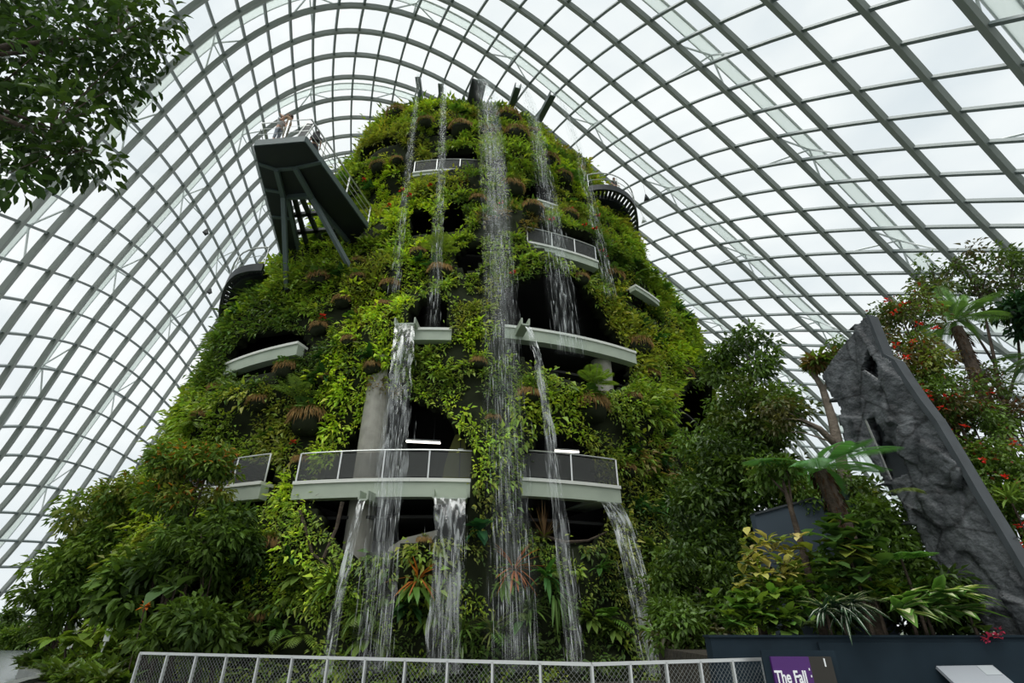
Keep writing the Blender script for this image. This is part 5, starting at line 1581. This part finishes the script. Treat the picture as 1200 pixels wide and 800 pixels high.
kinds = []
for c in (V3(.10, .21, .03), V3(.15, .23, .035)):
    kinds.append(simple('fern', 'arching green fern growing from the mountain wall', 'fern', 'ferns on the mountain wall', lambda lv: [frond(lv, V3(0, 0, 0), rng.uniform(-1.5, 1.5), rng.uniform(-.1, 1.1), rng.uniform(.6, 1.0), .5, c, n=12) for k in range(10)]))
for c in (V3(.06, .15, .03), V3(.11, .17, .03), V3(.035, .10, .025)):
    kinds.append(simple('leafy_plant', 'tuft of broad green leaves growing from the mountain wall', 'plant', 'leafy tufts on the mountain wall', lambda lv: rosette(lv, V3(0, 0, 0), 16, (.35, .7), (.26, .42), (-.4, 1.2), c, .35, az0=0, spread=1.6), 'gloss'))
kinds.append(simple('strap_leaved_plant', 'clump of strap leaves growing from the mountain wall', 'plant', 'strap leaved clumps on the mountain wall', lambda lv: rosette(lv, V3(0, 0, 0), 26, (.5, .9), (.07, .11), (-.5, 1.3), V3(.10, .17, .03), .5, az0=0, spread=1.6)))
LB = {'fern': 'arching green fern', 'leafy_plant': 'tuft of broad green leaves', 'strap_leaved_plant': 'clump of strap leaves'}
n = 0
while n < 150:
    x, y = rng.uniform(230, 850), rng.uniform(135, 750)
    d = ray(x, y); t, h = pick(x, y); P = surf(np.array(t), np.array(h))
    if abs(np.arctan2(P[0] - AX, AY - P[1])) > 1.25 or h > 38 or h < .3 or any(opened(np.array([t + a]), np.array([h + b]))[0] for a in (-.05, 0, .05) for b in (-.7, 0, .7)): continue
    r = np.hypot(P[0] - AX, P[1] - AY)
    k = kinds[n % len(kinds)] if n < len(kinds) else kinds[rng.integers(len(kinds))]
    zone = 'upper' if h > 22 else ('middle' if h > 9 else 'lower'); side = 'left' if P[0] < -3.2 else 'right'
    nm = k.name.split('.')[0]
    place(k, x, y, .2, rng.uniform(.7, 1.25), label='%s on the %s %s of the mountain wall' % (LB[nm], zone, side), group='%ss on the %s %s wall' % (LB[nm], zone, side))
    n += 1
# red and pink blooms
bl = simple('flowering_plant', 'small plant with a red bloom on the mountain wall', 'flower', 'red flowering plants on the mountain wall', lambda lv: (rosette(lv, V3(0, -.15, .1), 14, (.14, .26), (.6, .9), (-.8, 1.3), V3(.62, .06, .05), .2, kind='kite'), rosette(lv, V3(0, 0, -.05), 12, (.25, .45), (.2, .35), (-.3, 1.2), V3(.08, .16, .03), .4)))
for x, y in ((473, 227), (482, 234), (507, 228), (586, 248), (663, 253), (675, 276), (687, 279), (703, 297), (640, 270), (598, 331), (430, 215), (378, 373), (338, 518), (712, 300), (455, 240), (690, 262)):
    place(bl, x, y, .3, rng.uniform(.7, 1.0), label='small plant with a red bloom on the %s mountain wall' % ('upper' if y < 320 else 'left'), group='red flowering plants on the %s mountain wall' % ('upper' if y < 320 else 'left'))


def special(name, label, cat, x, y, off, size, build, mat='leaf'):
    return place(simple(name, label, cat, None, build, mat), x, y, off, size)


special('bromeliad', 'orange spiky bromeliad beside the clear sheet waterfall, low on the wall', 'bromeliad', 494, 682, .35, 1, lambda lv: (rosette(lv, V3(0, 0, 0), 22, (.7, 1.1), (.06, .09), (-.6, 1.2), V3(.38, .13, .03), .25, az0=0, spread=1.7), rosette(lv, V3(-.1, -.1, -.2), 9, (.5, .9), (.2, .28), (-.8, .2), V3(.12, .24, .04), .4, az0=0, spread=1.6)))
special('bromeliad', 'orange red star shaped bromeliad in the centre of the lower wall', 'bromeliad', 601, 668, .4, 1, lambda lv: (rosette(lv, V3(0, 0, 0), 24, (.7, 1.15), (.06, .09), (-.7, 1.2), V3(.42, .13, .04), .2, az0=0, spread=1.8), rosette(lv, V3(-.3, -.05, -.3), 9, (.5, .8), (.22, .3), (-1., .1), V3(.14, .26, .04), .4, az0=0, spread=1.6)))
special('strap_leaved_plant', 'large glossy strap leaved plant to the right of the star shaped bromeliad', 'plant', 637, 690, .35, 1, lambda lv: (rosette(lv, V3(0, 0, .3), 16, (.6, .95), (.16, .24), (-.7, 1.0), V3(.06, .17, .04), .5, az0=0, spread=1.7), rosette(lv, V3(.2, 0, -.2), 18, (.7, 1.1), (.06, .08), (-1.0, .4), V3(.12, .22, .05), .6, az0=.6, spread=1.)), 'gloss')
special('paddle_leaved_plant', 'plant with dark glossy paddle leaves beside the narrow green pillar of plants', 'plant', 562, 624, .3, 1, lambda lv: rosette(lv, V3(0, 0, 0), 16, (.4, .65), (.5, .65), (-.6, 1.0), V3(.035, .13, .05), .35, az0=0, spread=1.7), 'gloss')
special('spiky_plant', 'pale spiky leaved plant low behind the middle of the fence', 'plant', 575, 742, .35, 1, lambda lv: rosette(lv, V3(0, 0, 0), 34, (.6, 1.1), (.05, .07), (-.2, 1.3), V3(.17, .2, .06), .4))
special('fern', 'bright fern hanging by the right-hand opening of the middle floor', 'fern', 688, 456, .4, 1.3, lambda lv: [frond(lv, V3(0, 0, 0), a, r_, .9, .3, V3(.17, .27, .04), n=16) for a, r_ in ((-1.4, .7), (-.9, 1.0), (-.4, .6), (0, 1.2), (.4, .5), (.9, .9), (1.4, .4), (-.2, .2), (.6, .1))])
special('fern', 'bright fern sprouting on the wall left of the round dark hole', 'fern', 515, 293, .4, 1.3, lambda lv: [frond(lv, V3(0, 0, 0), a, r_, .9, .25, V3(.19, .27, .04), n=16) for a, r_ in ((-1.4, .5), (-.9, .8), (-.4, 1.0), (0, 1.2), (.4, .8), (.9, .5), (1.4, .2))])
special('fern', 'large spidery fern high on the wall above the left pocket', 'fern', 345, 465, .4, 1.4, lambda lv: [frond(lv, V3(0, 0, 0), a, r_, 1.1, .35, V3(.14, .22, .05), n=14, pin=.2) for a, r_ in ((-1.5, .7), (-1.0, .9), (-.4, .5), (0, 1.1), (.5, .8), (1.0, .6), (1.5, .4))])
special('dracaena', 'long leaved green plant on a stalk on the right of the lower wall', 'plant', 763, 600, .4, 1.1, lambda lv: rosette(lv, V3(0, 0, 0), 20, (.5, .8), (.1, .14), (-.2, 1.3), V3(.06, .17, .06), .35), 'gloss')
special('orchid_stem_plant', 'bare twiggy plant with dry stems in the right-hand lower opening', 'plant', 640, 612, .5, 1.2, lambda lv: (rosette(lv, V3(0, 0, -.4), 40, (.6, 1.1), (.02, .035), (.2, 1.45), V3(.16, .10, .05), -.1), rosette(lv, V3(0, 0, -.4), 14, (.2, .4), (.2, .3), (-.2, .9), V3(.13, .16, .03), .4)), 'fibre')
for o in SC.objects:
    if 'used' in o: del o['used']
